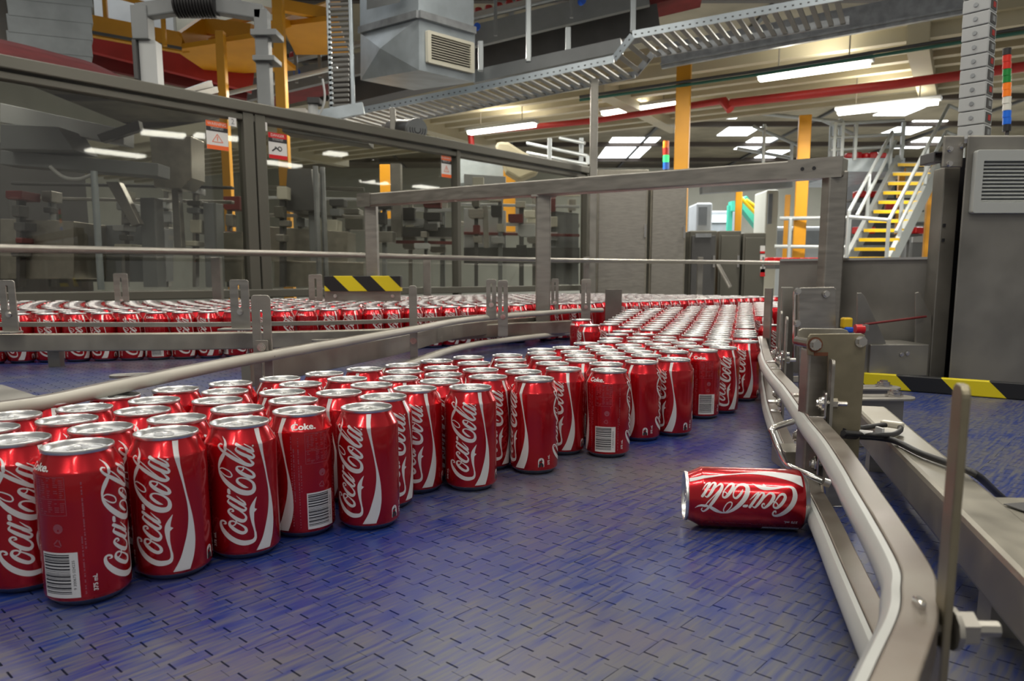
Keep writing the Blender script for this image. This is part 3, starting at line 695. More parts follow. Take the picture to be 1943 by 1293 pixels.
# ------------------------------------------------------------------ curved guide rails on the right
topfront = [(1440.3, 638.3), (1448.3, 676.5), (1464.4, 704.7), (1490.6, 734.9), (1531, 791), (1565.5, 832.8), (1601, 887), (1622.7, 925.6), (1660, 988), (1703.9, 1070), (1708, 1112.7), (1703.9, 1161), (1661, 1255)]
path = [PZ(u, v, .108) for u, v in topfront]; d = path[-1]-path[-2]; path.append(path[-1]+d*1.6)
path = [Vector((*p, 0)) for p in spline([(p.x, p.y) for p in path], 6)]   # runs towards the camera; out (right of travel) = towards -x ... lane side
def rail_profile(zb, zt):
    h = zt-zb
    pla = [(0, zb), (.004, zb), (.0075, zb+h*.22), (.009, zb+h*.5), (.0075, zb+h*.78), (.004, zt), (0, zt)]
    ste = [(-.0005, zb+.001), (-.0005, zt+.0012), (-.017, zt+.0012), (-.017, zb+.001)]
    return pla, ste
def rail(name, label, pth, zb, zt, plast, group=None, flip=1):
    t = thing(name, label, 'guide rail', pth[len(pth)//2], group)
    pla, ste = rail_profile(zb, zt)
    MB().sweep(pth, [(a*flip, b_) for a, b_ in pla]).build('wear_strip', plast, t, 50)
    MB().sweep(pth, [(a*flip, b_) for a, b_ in ste]).build('steel_channel', M['rail_steel'], t, bevel=.0012)
    return t
upr = rail('guide_rail', 'upper curved guide rail with white wear strip, right of the belt', path, .087, .107, M['plastic'])
lpts = [(1440, 735), (1443.5, 765), (1447, 790), (1462, 841), (1480, 890), (1531, 1003), (1576, 1125), (1631, 1274)]
lp = [PZ(u, v, .009) for u, v in lpts]; lp.append(lp[-1]+(lp[-1]-lp[-2])*1.2)
lp = [PZ(1441, 700, .009)]+lp
lpath = [Vector((*p, 0)) for p in spline([(p.x+.0095, p.y+.002) for p in lp], 6)]
rail('guide_rail', 'lower curved guide rail that the fallen can rests against', lpath, .008, .030, M['plastic'])

def clamp(p, out, par, zt, tall=.030):
    """angle clip with dome bolt, sits on rail top"""
    out = Vector(out).normalized(); al = Vector((-out.y, out.x, 0))
    b0_ = Vector((p.x, p.y, zt)); mb = MB()
    mb.beam(b0_+out*.001+Vector((0, 0, .0012)), b0_+out*.018+Vector((0, 0, .0012)), .020, .0022)
    mb.prism(rrect(.020, tall, .003), b0_+out*.018+Vector((0, 0, tall/2)), al, (0, 0, 1), out, .0025)
    o = mb.build('rail_clamp', M['chrome'], par, bevel=.0006)
    mb = MB(); bolt(mb, b0_+out*.0165+Vector((0, 0, tall*.55)), -out, .0074); bolt(mb, b0_+out*.024+Vector((0, 0, tall*.55)), out, .006, False)
    mb.tube([b0_+out*.02+Vector((0, 0, tall*.55)), b0_+out*.042+Vector((0, 0, tall*.55))], .003, 8)
    mb.build('bolt', M['chrome'], par, 30)
def near(pth, y): return min(pth, key=lambda p: abs(p.y-y))
def outd(pth, p):
    i = pth.index(p); t = (pth[min(i+1, len(pth)-1)]-pth[max(i-1, 0)]).normalized(); return Vector((-t.y, t.x, 0))
def slotplate(mb, c, w_, zb, zt, face, t=.003, slot=None, mi=0):
    face = Vector(face).normalized(); ax = Vector((-face.y, face.x, 0)); h = zt-zb
    if slot:
        z0, z1, sw = slot; out = rrect(w_, h, .006, 5, 0, h/2); inn = rrect(sw, z1-z0, sw/2*.98, 5, 0, (z0+z1)/2-zb)
        mb.ringprism(out, inn, (c[0], c[1], zb), ax, (0, 0, 1), face, t, mi)
    else: mb.prism(rrect(w_, h, .006, 5, 0, h/2), (c[0], c[1], zb), ax, (0, 0, 1), face, t, mi)
def rail_post(y, zt, label, w_=.022, zt0=.108, name='slotted_post', dy=0.0, edge_on=False, lowclamp=True, zb=.003):
    p = near(path, y); o_ = outd(path, p); c = p+o_*.034
    t = thing(name, label, 'rail post', (c.x, c.y, 0)); mb = MB()
    slotplate(mb, c-o_*.010, w_, zb, zt, o_, .0035, (zb+.05, zt-.012, .006)); mb.build('slotted_plate', M['steel'], t, bevel=.0006)
    clamp(p, o_, t, .108)
    if lowclamp: q = near(lpath, y); clamp(q, outd(lpath, q), t, .031)
    return t
rail_post(1.42, .205, 'far slotted steel post clamped to the curved rail, left of a pair')
rail_post(1.32, .200, 'tallest of the paired slotted steel posts on the curved rail')
rail_post(1.02, .150, 'slotted steel post clamped beside the two-plate bracket', w_=.02)
rail_post(.86, .175, 'slotted steel post standing against the front bracket plate', w_=.022)
# thin far post
p = P(1457, 600, 2.0); tag(MB().box((p.x, p.y, .13), (.006, .03, .22), .3).build('flat_post', M['steel'], bevel=.001), 'thin flat steel post rising beyond the bend, beside the packed lane', 'post')
# near blurred post
p = near(path, .405); o_ = outd(path, p)
t = thing('near_rail_post', 'tall slotted steel bar nearest the camera, blurred at lower right', 'rail post', (p.x+.035, p.y, 0)); c = P(1812, 900, .345)
mb = MB(); slotplate(mb, (c.x, c.y), .015, .004, P(1812, 728, .345).z, Vector((1, -.25, 0)), .004); mb.build('flat_bar', M['olive_plate'], t, bevel=.001)
mb = MB(); cc = P(1738, 1150, .37); dd = Vector((1, -.05, 0)).normalized(); bz = cc.z
bolt(mb, (cc.x+.006, cc.y, bz), -dd, .0075); mb.build('dome_bolt', M['chrome'], t, 30)
mb = MB(); c3 = Vector((c.x, c.y, bz)); bolt(mb, c3+dd*.003, dd, .0085, False); mb.tube([c3+dd*.003, c3+dd*.026], .004, 8); mb.tube([c3-dd*.025, c3], .004, 8); mb.build('nut', M['steel'], t, 30)
mb = MB(); mb.prism(rrect(.009, .03, .002), c3-dd*.012, Vector((-dd.y, dd.x, 0)), (0, 0, 1), dd, .003); mb.build('rail_clamp', M['chrome'], t, bevel=.0006)

# ------------------------------------------------------------------ two-plate bracket
BY = .86
t = thing('plate_bracket', 'tall two-plate stainless bracket with rusty bolt beside the curved rail', 'bracket', P(1590, 940, BY))
def ppoly(pts, y, th, name, m_, par, bev=.0008, label=None):
    q = [P(u, v, y) for u, v in pts]; o = q[0]; mb = MB()
    mb.prism([(p.x-o.x, p.z-o.z) for p in q], o, (1, 0, 0), (0, 0, 1), (0, 1, 0), th)
    ob = mb.build(name, m_, par, bevel=bev)
    if label: ob['label'] = label
    return ob
zf = P(1600, 940, BY)
ppoly([(1537, 634), (1533, 640), (1531, 652), (1532, 674), (1570, 676), (1568, 940), (1623, 940), (1643, 646), (1640, 637), (1633, 633)], BY, .004, 'front_plate', M['olive_plate'], t)
ppoly([(1522, 623), (1515, 627), (1513, 636), (1513, 657), (1520, 661), (1545, 664), (1545, 860), (1600, 860), (1612, 636), (1607, 627), (1598, 624)], BY+.045, .004, 'rear_plate', M['steel_warm'], t)
for (u, v), lb in (((1545, 654), 'rusty spacer rod'), ((1631, 648), None)):
    a = P(u, v, BY); b_ = Vector((a.x, BY+.05, a.z)); mb = MB().tube([a, b_], .006, 12); bolt(mb, a-Vector((0, .002, 0)), (0, -1, 0), .0054, False); o = mb.build('spacer_bolt', M['chrome'], t, 30)
a = P(1545, 654, BY); mb = MB(); mb.tube([a-Vector((0, .0023, 0)), a-Vector((0, .0027, 0))], .0088, 16); mb.box(P(1556, 672, BY)-Vector((0, .0025, 0)), (.016, .0008, .004)); mb.build('rust_ring', M['rust'], t)
a = P(1543, 800, BY+.02); mb = MB(); mb.beam((a.x, a.y+.005, .004), (a.x, a.y+.005, .185), .026, .026, up=(0, 1, 0)); mb.build('inner_tube', M['steel'], t, bevel=.003)
mb = MB(); a = P(1565, 720, BY-.02); mb.box((a.x, a.y, (a.z+.105)/2+.01), (.0035, .024, .08)); 
mb = MB(); mb.box(P(1600, 905, BY-.005)-Vector((0, 0, .015)), (.036, .004, .04)); mb.build('foot_plate', M['steel'], t, bevel=.001)

# sensor block and bent rod between the rails
t = thing('steel_block', 'small stainless box with a bolt under the bent rod', 'box', P(1518, 880, .93))
a = P(1490, 858, .93); b_ = P(1552, 893, .93)
mb = MB(); mb.box(((a.x+b_.x)/2, .955, (a.z+b_.z)/2), (b_.x-a.x, .05, a.z-b_.z)); mb.build('box_body', M['steel_warm'], t, bevel=.001)
mb = MB(); bolt(mb, ((a.x+b_.x)/2+.006, .955, a.z), (0, 0, 1), .004, False); mb.build('bolt', M['chrome'], t)
mb = MB(); mb.box(((a.x+b_.x)/2, .955, (b_.z+.0)/2), (.012, .03, max(.01, b_.z))); mb.build('block_leg', M['steel'], t)
rod = spline([tuple(q) for q in (P(1503, 801, .88), P(1486, 806, .86), P(1466, 814, .845), P(1467, 826, .84), P(1477, 852, .83), P(1487, 873, .825), P(1500, 886, .82), P(1530, 899, .80), P(1563, 914, .78))], 5)
t = thing('bent_rod', 'bent polished steel rod handle above the fallen can', 'rod', P(1500, 886, .82))
MB().tube(rod, .0037, 14).build('rod', M['chrome'], t, 40)
e1 = P(1563, 914, .78); mb = MB(); mb.tube([e1, e1+Vector((.006, -.002, -.002))], .0048, 12); mb.build('end_cap', M['chrome'], t, 30)
mb = MB(); a = P(1535, 930, .80); mb.tube(spline([tuple(P(1560, 918, .80)), tuple(P(1562, 940, .81)), tuple(P(1550, 962, .82)), tuple(P(1536, 965, .82))], 4), .0022, 8); mb.build('hook', M['chrome'], t, 40)

# ------------------------------------------------------------------ big square beam on the right with cable
ZT = .075
t = thing('frame_beam', 'large stainless square beam running diagonally at the right with side arm', 'beam', PZ(1743, 900, ZT))
A0, A1 = PZ(1625, 775, ZT), PZ(1943, 1097, ZT); B0 = PZ(1675, 766, ZT)
d = (A1-A0).normalized(); sd = Vector((d.y, -d.x, 0));
if sd.x < 0: sd = -sd
wv = abs((B0-A0).dot(sd)); wv = max(.035, min(.06, wv)); hb = .045
p0 = A0-d*.03+sd*wv/2; p1 = A1+d*.12+sd*wv/2; p0.z = p1.z = ZT-hb/2
MB().beam(p0, p1, wv, hb).build('square_tube', M['steel_warm'], t, bevel=.005)
ya, yb = PZ(1880, 938, ZT).y, PZ(1930, 1078, ZT).y; aw = ya-yb; yc = (ya+yb)/2; armd = Vector((.99, -.06, 0)).normalized()
f_ = (yc-p0.y)/(p1.y-p0.y); q0 = p0+(p1-p0)*f_+armd*(wv*.35); q0.z = ZT-hb/2-.0006
MB().beam(q0, q0+armd*.5, aw, hb-.001).build('side_arm', M['steel_warm'], t, bevel=.004)
a = PZ(1958, 965, ZT); MB().box((a.x+.01, a.y, ZT+.0006), (.05, .03, .0008), .2).build('cut_out', M['greydark'], t)
for i, (u, v) in enumerate(((1650, 800), (1900, 1180))):
    a = PZ(u, v, 0); q = p0+(p1-p0)*(.12+.62*i); MB().box((q.x, q.y, (ZT-hb)/2), (.03, .03, ZT-hb+.002), math.atan2(d.y, d.x)).build('foot', M['steel'], t)
cab = [(1566, 868, .10), (1600, 862, .095), (1640, 854, .088), (1680, 850, ZT+.006), (1705, 855, ZT+.006), (1712, 843+8, ZT+.006), (1725, 862, ZT+.006), (1790, 884, ZT+.005), (1830, 905, ZT+.004), (1862, 926, ZT+.004)]
def pz(L_): return [tuple(PZ(u, v, z)) for u, v, z in L_]
t = thing('black_cable', 'black cable looped and tied on top of the square beam', 'cable', PZ(1720, 860, ZT))
MB().tube(spline(pz([(1600, 827, .09), (1632, 829, ZT+.006), (1665, 831, ZT+.005), (1700, 838, ZT+.0045), (1745, 860, ZT+.0045), (1800, 880, ZT+.005), (1850, 900, ZT+.006), (1890, 935, .05), (1935, 975, .02), (1990, 1030, .006)]), 6), .0036, 10).build('cable', M['rubber'], t, 40)
MB().tube(spline(pz([(1600, 818, .09), (1640, 812, ZT+.008), (1675, 807, ZT+.008), (1702, 808, ZT+.008), (1709, 816, ZT+.007), (1695, 825, ZT+.007), (1665, 826, ZT+.012), (1630, 824, .087), (1600, 822, .095)]), 6), .0032, 10).build('cable_loop', M['rubber'], t, 40)
MB().tube(pz([(1631, 822, .0875), (1656, 824.5, ZT+.0125)]), .0040, 12).build('white_marker', M['silverlabel'], t, 40)
a, b_ = PZ(1672, 803, ZT+.009), PZ(1714, 809, ZT+.009); MB().beam(a, b_, .010, .008).build('clear_sleeve', M['clear'], t, bevel=.002)
a = PZ(1669, 822, ZT+.008); MB().box((a.x, a.y, a.z), (.0035, .013, .014), .2).build('cable_tie', M['silverlabel'], t, bevel=.0008)
# slotted tongues right of bracket
for k, (u0, u1, v, y, lb) in enumerate(((1600, 1706, 736, 1.30, 'upper slotted steel tongue pointing right behind the bracket'), (1600, 1733, 755, 1.18, 'lower slotted steel tongue with dome bolt above the beam'))):
    a, b_ = P(u0, v, y), P(u1, v, y); L_ = b_.x-a.x; t = thing('slotted_tongue', lb, 'bracket', a); mb = MB()
    mb.ringprism(rrect(L_, .05, .0245, 6, L_/2, 0), rrect(L_*.62, .007, .0034, 6, L_*.52, 0), a, (1, 0, 0), (0, 1, 0), (0, 0, 1), .004); mb.build('slotted_plate', M['steel'], t, bevel=.0008)
    mb = MB(); bolt(mb, (a.x+L_*.72, a.y, a.z+.002), (0, 0, 1), .011); mb.build('dome_bolt', M['chrome'], t, 30)
    mb = MB(); mb.box((a.x+L_*.45, a.y, (a.z-.002)/2), (L_*.7, .03, a.z-.004)); mb.build('support', M['steel_dark'], t)

# ------------------------------------------------------------------ left guide rails (double) and their frame
def plan(L_): return [Vector((x, y, 0)) for x, y in spline(L_, 6)]
def uX(u, Y): return ((u-971.5)/F*Y, Y)
UL = [(-560, 935, .50, .12), (-120, 800, .72, .128), (88, 765, .812, .1335), (240, 732, .90, .1380), (490, 680, 1.15, .144), (780, 627, 1.69, .1495), (900, 606, 2.18, .148), (1080, 591, 2.67, .149), (1143, 589, 2.80, .149)]
up = [Vector(P(u, v, Y)) for u, v, Y, z in UL]
ups = [Vector(p) for p in spline([tuple(p) for p in up], 8)]
def rail3(name, label, pth, r, plast, par=None):
    t = thing(name, label, 'guide rail', pth[len(pth)//2])
    MB().tube(pth, r, 12).build('guide_strip', plast, t, 50)
    MB().sweep(pth, [(-.002, -r*.9), (-.002, r*.95), (-.012, r*.95), (-.012, -r*.9)]).build('steel_channel', M['rail_steel'], t)
    return t
rail3('guide_rail', 'upper cream guide rail crossing the left side above the packed cans', ups, .0080, M['cream_plastic'])
lw_ = [P(u, v, Y) for u, v, Y in ((560, 752, 1.22), (700, 716, 1.44), (785, 690, 1.69), (900, 655, 2.18), (1080, 632, 2.67), (1110, 631, 2.72))]
lws = [Vector(p) for p in spline([tuple(p) for p in lw_], 8)]
rail3('guide_rail', 'lower cream guide rail running behind the packed cans at mid picture', lws, .0085, M['cream_plastic'])
def yoff(p, dy, z):  # shift away from the camera, across the rail
    return Vector((p.x-.5*dy, p.y+dy, z))
fb = [yoff(p, .08, .110) for p in ups if p.x > uX(500, 1.2)[0] and p.x < .18]
t = thing('frame_bar', 'stainless frame bar behind the left double guide rails', 'frame bar', fb[0])
MB().sweep(fb, [(-.02, -.022), (.0, -.022), (.0, .022), (-.02, .022)]).build('bar', M['steel_warm'], t, bevel=.002)
def plate(u, v0, v1, Y, wpx, label, slot=True, foot=True, m_='steel', ang=0., cat='bracket plate', group=None, zb=None):
    a, b_ = P(u, v0, Y), P(u, v1, Y); wd = wpx/F*Y; t = thing('slotted_bracket', label, cat, (b_.x, b_.y, b_.z if zb is None else zb), group)
    bz = b_.z if zb is None else zb; h = a.z-bz; mb = MB(); f = (math.sin(ang), -math.cos(ang), 0)
    slotplate(mb, (a.x, a.y), wd, bz, a.z, f, .004, (bz+h*.45, a.z-h*.10, wd*.14) if slot else None); mb.build('slotted_plate' if slot else 'plate', M[m_], t, bevel=.001)
    mb = MB(); bolt(mb, (a.x, a.y-.003, bz+h*.36), (0, -1, 0), .006); mb.build('dome_bolt', M['chrome'], t, 30)
    if foot: MB().box((b_.x, b_.y-.01, bz+.002), (wd*1.7, .05, .005)).build('foot', M['steel'], t, bevel=.001)
    return t
plate(494, 560, 742, 1.19, 36, 'tall slotted bracket clamped to the left cream guide rail', foot=False, zb=.006)
a = P(494, 655, 1.185); t = thing('rail_clip', 'small bent steel clip with a bolt joining the tall bracket to the cream rail', 'clip', a)
mb = MB(); mb.prism(rrect(.020, .024, .002), a+Vector((.004, -.005, -.004)), (1, 0, 0), (0, 0, 1), (0, 1, 0), .0025); mb.box((a.x+.012, a.y-.002, a.z-.017), (.026, .012, .0025)); mb.build('clip_plate', M['steel'], t, bevel=.0005)
mb = MB(); bolt(mb, a+Vector((.004, -.0065, -.003)), (0, -1, 0), .0055); mb.build('dome_bolt', M['chrome'], t, 30)
plate(783, 542, 690, 1.75, 15, 'narrow steel post holding both cream rails at mid picture', slot=False, foot=False, zb=.05)
plate(453, 531, 626, 1.88, 36, 'slotted bracket with splayed foot on the side lane frame beam')
plate(12, 532, 632, 1.84, 30, 'slotted bracket cut by the left frame edge on the side lane beam')
plate(228, 519, 600, 3.05, 27, 'left slotted bracket standing beyond the side lane cans', foot=False)
plate(598, 521, 600, 3.2, 26, 'slotted bracket left of the striped hazard block', foot=False)
plate(932, 530, 606, 2.25, 19, 'left of the twin slotted brackets in front of the gantry post', foot=False)
plate(954, 532, 640, 2.2, 19, 'right and longer of the twin slotted brackets by the gantry post', foot=False)
plate(1053, 529, 600, 2.7, 14, 'slotted bracket just right of the gantry post', foot=False)
plate(1112, 530, 612, 2.72, 18, 'slotted bracket at the right end of the cream rails', foot=False)
a = P(1164, 575, 2.85); tag(MB().box((a.x, a.y, (P(1164, 549, 2.85).z+.05)/2), (.064, .005, P(1164, 549, 2.85).z-.05), .15).build('steel_plate', M['steel_dark'], bevel=.001), 'plain dark steel plate at the end of the cream guide rails', 'plate')
# side lane frame beam and its thin rail
fr = [P(u, v, Y) for u, v, Y in ((-120, 651, 1.86), (100, 650, 1.88), (400, 647, 1.93), (700, 640, 2.12), (930, 628, 2.42), (1080, 620, 2.62))]
t = thing('frame_beam', 'long stainless frame beam in front of the side lane cans', 'beam', fr[1])
MB().sweep([Vector(p) for p in spline([tuple(p) for p in fr], 6)], [(-.015, -.022), (.015, -.022), (.015, .022), (-.015, .022)]).build('square_tube', M['steel_warm'], t, bevel=.003)
for u, v, Y in ((100, 660, 1.9), (640, 655, 2.1)):
    a = P(u, v, Y); MB().box((a.x, a.y+.01, .06), (.03, .02, .07)).build('foot', M['steel_dark'], t)
fr = [P(u, v, Y) for u, v, Y in ((-120, 616, 1.89), (100, 616, 1.91), (400, 616, 1.96), (700, 611, 2.18), (930, 600, 2.45), (1000, 594, 2.55), (1130, 590, 2.78))]
tag(MB().sweep([Vector(p) for p in spline([tuple(p) for p in fr], 6)], [(-.004, -.006), (.004, -.006), (.004, .006), (-.004, .006)]).build('thin_rail', M['steel'], bevel=.001), 'thin flat steel rail along the front of the side lane cans', 'guide rail')
for lb, u, v, Y, wd in (('flat slotted steel tab lying left below the cream rail', 275, 712, 1.05, .09), ('flat steel strip lying on the frame near the narrow post', 660, 645, 1.7, .16)):
    a = P(u, v, Y); mb = MB(); mb.ringprism(rrect(wd, .03, .012, 5), rrect(wd*.6, .008, .0039, 5), a, (.95, .3, 0), (-.3, .95, 0), (0, 0, 1), .004)
    tag(mb.build('slotted_tab', M['steel'], bevel=.0006), lb, 'bracket')
# corner frame piece at far left edge
mb = MB(); q = [PZ(-500, 735, .05), PZ(5, 733, .05), PZ(82, 758, .05), PZ(-60, 800, .05), PZ(-500, 940, .05)]; mb.prism([(p.x-q[0].x, p.y-q[0].y) for p in q], q[0], (1, 0, 0), (0, 1, 0), (0, 0, 1), .006)
tag(mb.build('corner_plate', M['steel_dark'], bevel=.001), 'dark steel corner plate at the left frame edge above the cans', 'plate')
# hazard block
t = thing('hazard_block', 'yellow and black striped block on a steel plate beyond the side lane', 'hazard marker', P(687, 570, 3.1))
a, b_ = P(614, 524, 3.1), P(760, 553, 3.1); MB().box(((a.x+b_.x)/2, 3.13, (a.z+b_.z)/2), (b_.x-a.x, .05, a.z-b_.z)).build('striped_bar', M['haz1'], t, bevel=.002)
a, b_ = P(615, 553, 3.12), P(760, 590, 3.12); mb = MB(); mb.box(((a.x+b_.x)/2, 3.13, (a.z+b_.z)/2), (b_.x-a.x, .006, a.z-b_.z)); mb.build('mounting_plate', M['steel'], t)
mb = MB(); [bolt(mb, P(u, 562, 3.12), (0, -1, 0), .006) for u in (636, 745)]; mb.build('bolt', M['chrome'], t)
# striped kerb on right
t = thing('striped_kerb', 'yellow and black striped bar along the belt edge at right', 'hazard marker', PZ(1700, 745, 0))
a, b_ = PZ(1590, 732, 0), PZ(2050, 768, 0); a.z = b_.z = .0192; dv = (b_-a).normalized(); mid_ = (a+b_)/2
mb = MB(); L_ = (b_-a).length; mb.box((0, 0, 0), (L_, .02, .036)); o = mb.build('striped_bar', M['haz2'], None, bevel=.002); o.matrix_world = Matrix.Translation(mid_) @ Matrix.Rotation(math.atan2(dv.y, dv.x), 4, 'Z'); o.parent = t; o.matrix_parent_inverse = t.matrix_world.inverted()

# ------------------------------------------------------------------ gantry frame
t = thing('gantry_frame', 'stainless gantry frame: long sloping-looking top beam on three square legs', 'frame', P(1030, 600, 2.63))
ga, gb = P(690, 381, 3.2), P(1604, 318, 2.0); MB().beam(ga, gb, .05, .05).build('top_beam', M['steel'], t, bevel=.004)
for u, v0, v1, Y in ((704, 388, 600, 3.2), (1031, 372, 640, 2.63), (1585, 326, 700, 2.02)):
    a, b_ = P(u, v0, Y), P(u, v1, Y); bz = max(b_.z, -.0); MB().beam((a.x, a.y, bz), (a.x, a.y, a.z), .05, .05, up=(0, 1, 0)).build('leg', M['steel'], t, bevel=.004)
dv = (gb-ga).normalized(); nn = Vector((dv.y, -dv.x, 0)).normalized()
c = P(1562, 321, 2.03); mb = MB(); mb.beam(gb-dv*.14+nn*.027, gb+nn*.027, .003, .052); mb.build('end_plate', M['steel'], t)
mb = MB(); [mb.tube([gb-dv*x+nn*.028, gb-dv*x+nn*.0295], .005, 10) for x in (.07, .1)]; mb.build('bolt_hole', M['black'], t)
c = P(1031, 373, 2.63); MB().box((c.x, c.y, c.z), (.085, .06, .006)).build('cap_plate', M['steel'], t)
ga2 = ga-dv*.01; mb = MB(); mb.beam(ga2+nn*.027, ga2+dv*.08+nn*.027, .003, .055); mb.build('end_plate', M['steel'], t)

# ------------------------------------------------------------------ right cabinet, post, low wall
CYD = 1.78
t = thing('steel_cabinet', 'tall brushed steel cabinet with louvred vent at the right edge', 'cabinet', P(1850, 740, CYD))
a, b_ = P(1836, 262, CYD), P(1803, 742, CYD); zb = 0.0
def prismq(px, y, th, name, m_, par, bev=.002, push=1):
    q = [P(u, v, y) for u, v in px]; o = q[0]; mb = MB(); mb.prism([(p.x-o.x, p.z-o.z) for p in q], o+Vector((0, th/2*push, 0)), (1, 0, 0), (0, 0, 1), (0, 1, 0), th)
    return mb.build(name, m_, par, bevel=bev)
xl = (P(1836, 262, CYD).x+P(1798, 735, CYD).x)/2; zt = P(1890, 258, CYD).z
mb = MB(); mb.prism([(xl, CYD), (xl+1.0, CYD), (xl+1.3, CYD+.6), (xl*(1+.6/CYD)+.03, CYD+.6)], (0, 0, zt/2+.002), (1, 0, 0), (0, 1, 0), (0, 0, 1), zt); mb.build('cabinet_body', M['steel_dark'], t, bevel=.004)
va, vb = P(1852, 285, CYD-.01), P(2010, 405, CYD-.01)
vt = MB(); w_ = vb.x-va.x; h_ = va.z-vb.z; cx_, cz_ = (va.x+vb.x)/2, (va.z+vb.z)/2
vt.ringprism(rrect(w_, h_, .006, 4), rrect(w_-.035, h_-.05, .002, 4), (cx_, CYD-.008, cz_), (1, 0, 0), (0, 0, 1), (0, 1, 0), .016); vo = vt.build('louvre_vent', M['sash'], t, bevel=.001)
for k in range(11):
    z = cz_-(h_-.05)/2+(k+.5)*(h_-.05)/11; mb = MB(); mb.box((0, 0, 0), (w_-.036, .010, .0025)); o = mb.build('louvre_slat', M['sash'], vo); o.matrix_world = Matrix.Translation((cx_, CYD-.008, z)) @ Matrix.Rotation(.65, 4, 'X')
mb = MB(); mb.box((cx_, CYD-.0006, cz_), (w_-.034, .001, h_-.048)); mb.build('vent_recess', M['greydark'], vo)
t = thing('steel_post', 'upright steel channel post left of the louvred cabinet', 'post', P(1790, 735, 1.86))
xp = P(1792, 500, 1.86).x; MB().beam((xp, 1.88, 0), (xp, 1.88, P(1792, 318, 1.86).z), .038, .05, up=(0, 1, 0)).build('channel', M['steel_dark'], t, bevel=.002)
a = P(1808, 288, 1.80); MB().box((a.x, 1.80, a.z), (.048, .006, .072)).build('top_plate', M['steel'], t, bevel=.003)
mb = MB(); [bolt(mb, P(u, v, 1.797), (0, -1, 0), .0055, False) for u, v in ((1802, 283), (1801, 311), (1826, 277))]; mb.build('bolt', M['chrome'], t)
a = P(1778, 299, 1.82); mb = MB(); mb.ringprism(rrect(.026, .024, .002, 2), rrect(.021, .019, .001, 2), (a.x, 1.84, a.z), (1, 0, 0), (0, 0, 1), (0, 1, 0), .06); mb.build('tube_stub', M['greydark'], t)
mb = MB(); [mb.box(P(u, v, 1.852), (.006, .002, .008)) for u, v in ((1792, 428), (1790, 456))]; mb.build('square_hole', M['black'], t)
MB().box(((xp+.018+xl*1.06+.02)/2, 1.92, .28), (xl*1.06+.02-xp-.018, .02, .56)).build('gap_shade', M['black'], t)  # black strip put in as the shade between post and cabinet
t = thing('low_steel_wall', 'low dark stainless panel wall behind the bracket at right', 'panel', P(1600, 700, 2.0))
q0, q1 = P(1481, 494, 2.15), P(1778, 503, 1.95); zt0 = q0.z; mb = MB()
mb.beam((q0.x, q0.y, zt0/2), (q1.x, q1.y, zt0/2), .02, zt0); mb.build('panel', M['steel_dark'], t)
MB().beam((q0.x, q0.y-.006, zt0), (q1.x, q1.y-.006, zt0), .03, .006).build('top_lip', M['chrome'], t)
def tri(px, y, th, par, nm='gusset'): return prismq(px, y, th, nm, M['steel_dark'], par, .0015)
tri([(1627, 556), (1635, 556), (1642, 563), (1681, 650), (1681, 735), (1627, 735)], 1.82, .006, t); tri([(1737, 556), (1744, 554), (1768, 598), (1768, 735), (1737, 735)], 1.86, .006, t)
a, b_ = P(1648, 655, 1.80), P(1756, 715, 1.80); MB().box(((a.x+b_.x)/2+.01, 1.88, (a.z+b_.z)/2), (b_.x-a.x, .14, a.z-b_.z)).build('shelf_box', M['steel_dark'], t, bevel=.002)
mb = MB(); [bolt(mb, P(u, v, 1.808), (0, -1, 0), .004) for u, v in ((1711, 673), (1722, 671))]; mb.build('bolt', M['chrome'], t)
mb = MB(); mb.tube([P(1640, 616, 1.79), P(1757, 601, 1.85)], .0028, 8); o = tag(mb.build('red_rod', M['darkred'], smooth=40), 'thin red rod stretched between two steel gussets', 'rod')
t = thing('valve_knobs', 'small air valve with yellow, blue and red knobs behind the bracket', 'valve', P(1612, 630, 1.7))
a = P(1606, 613, 1.7); MB().box(a, (.022, .02, .024)).build('yellow_knob', M['yplastic'], t, bevel=.004)
a = P(1610, 626, 1.69); MB().box(a, (.018, .015, .012)).build('blue_knob', M['blue'], t, bevel=.003)
a = P(1622, 625, 1.7); MB().tube([a, a+Vector((.02, 0, 0))], .011, 14).build('red_knob', M['rplastic'], t, 40)
a = P(1640, 622, 1.7); MB().box(a, (.014, .014, .014)).build('valve_body', M['steel'], t); a = P(1615, 640, 1.7); MB().beam((a.x, a.y, 0), (a.x, a.y, a.z+.012), .01, .01, up=(0, 1, 0)).build('stem', M['steel_dark'], t)
t = thing('bolted_plate', 'rounded stainless plate bolted to the gantry leg above the bracket', 'plate', P(1550, 650, 1.72))
prismq([(1516, 549), (1519, 546), (1583, 545), (1587, 549), (1585, 760), (1516, 760)], 1.72, .006, 'plate', M['steel'], t, .002)
mb = MB(); [bolt(mb, P(u, v, 1.718), (0, -1, 0), .0065, False) for u, v in ((1567, 558), (1513, 553), (1512, 614))]; mb.build('bolt', M['chrome'], t)
prismq([(1484, 545), (1506, 545), (1506, 760), (1484, 760)], 1.78, .01, 'side_channel', M['steel_dark'], t)
mb = MB(); mb.tube([P(1509, 552, 1.74), P(1507, 680, 1.74)], .005, 10); mb.build('threaded_rod', M['chrome'], t, 40)
a = PZ(1515, 718, .01); MB().box((a.x, a.y, .008), (.12, .012, .014), .1).build('base_bar', M['cream_plastic'], t)

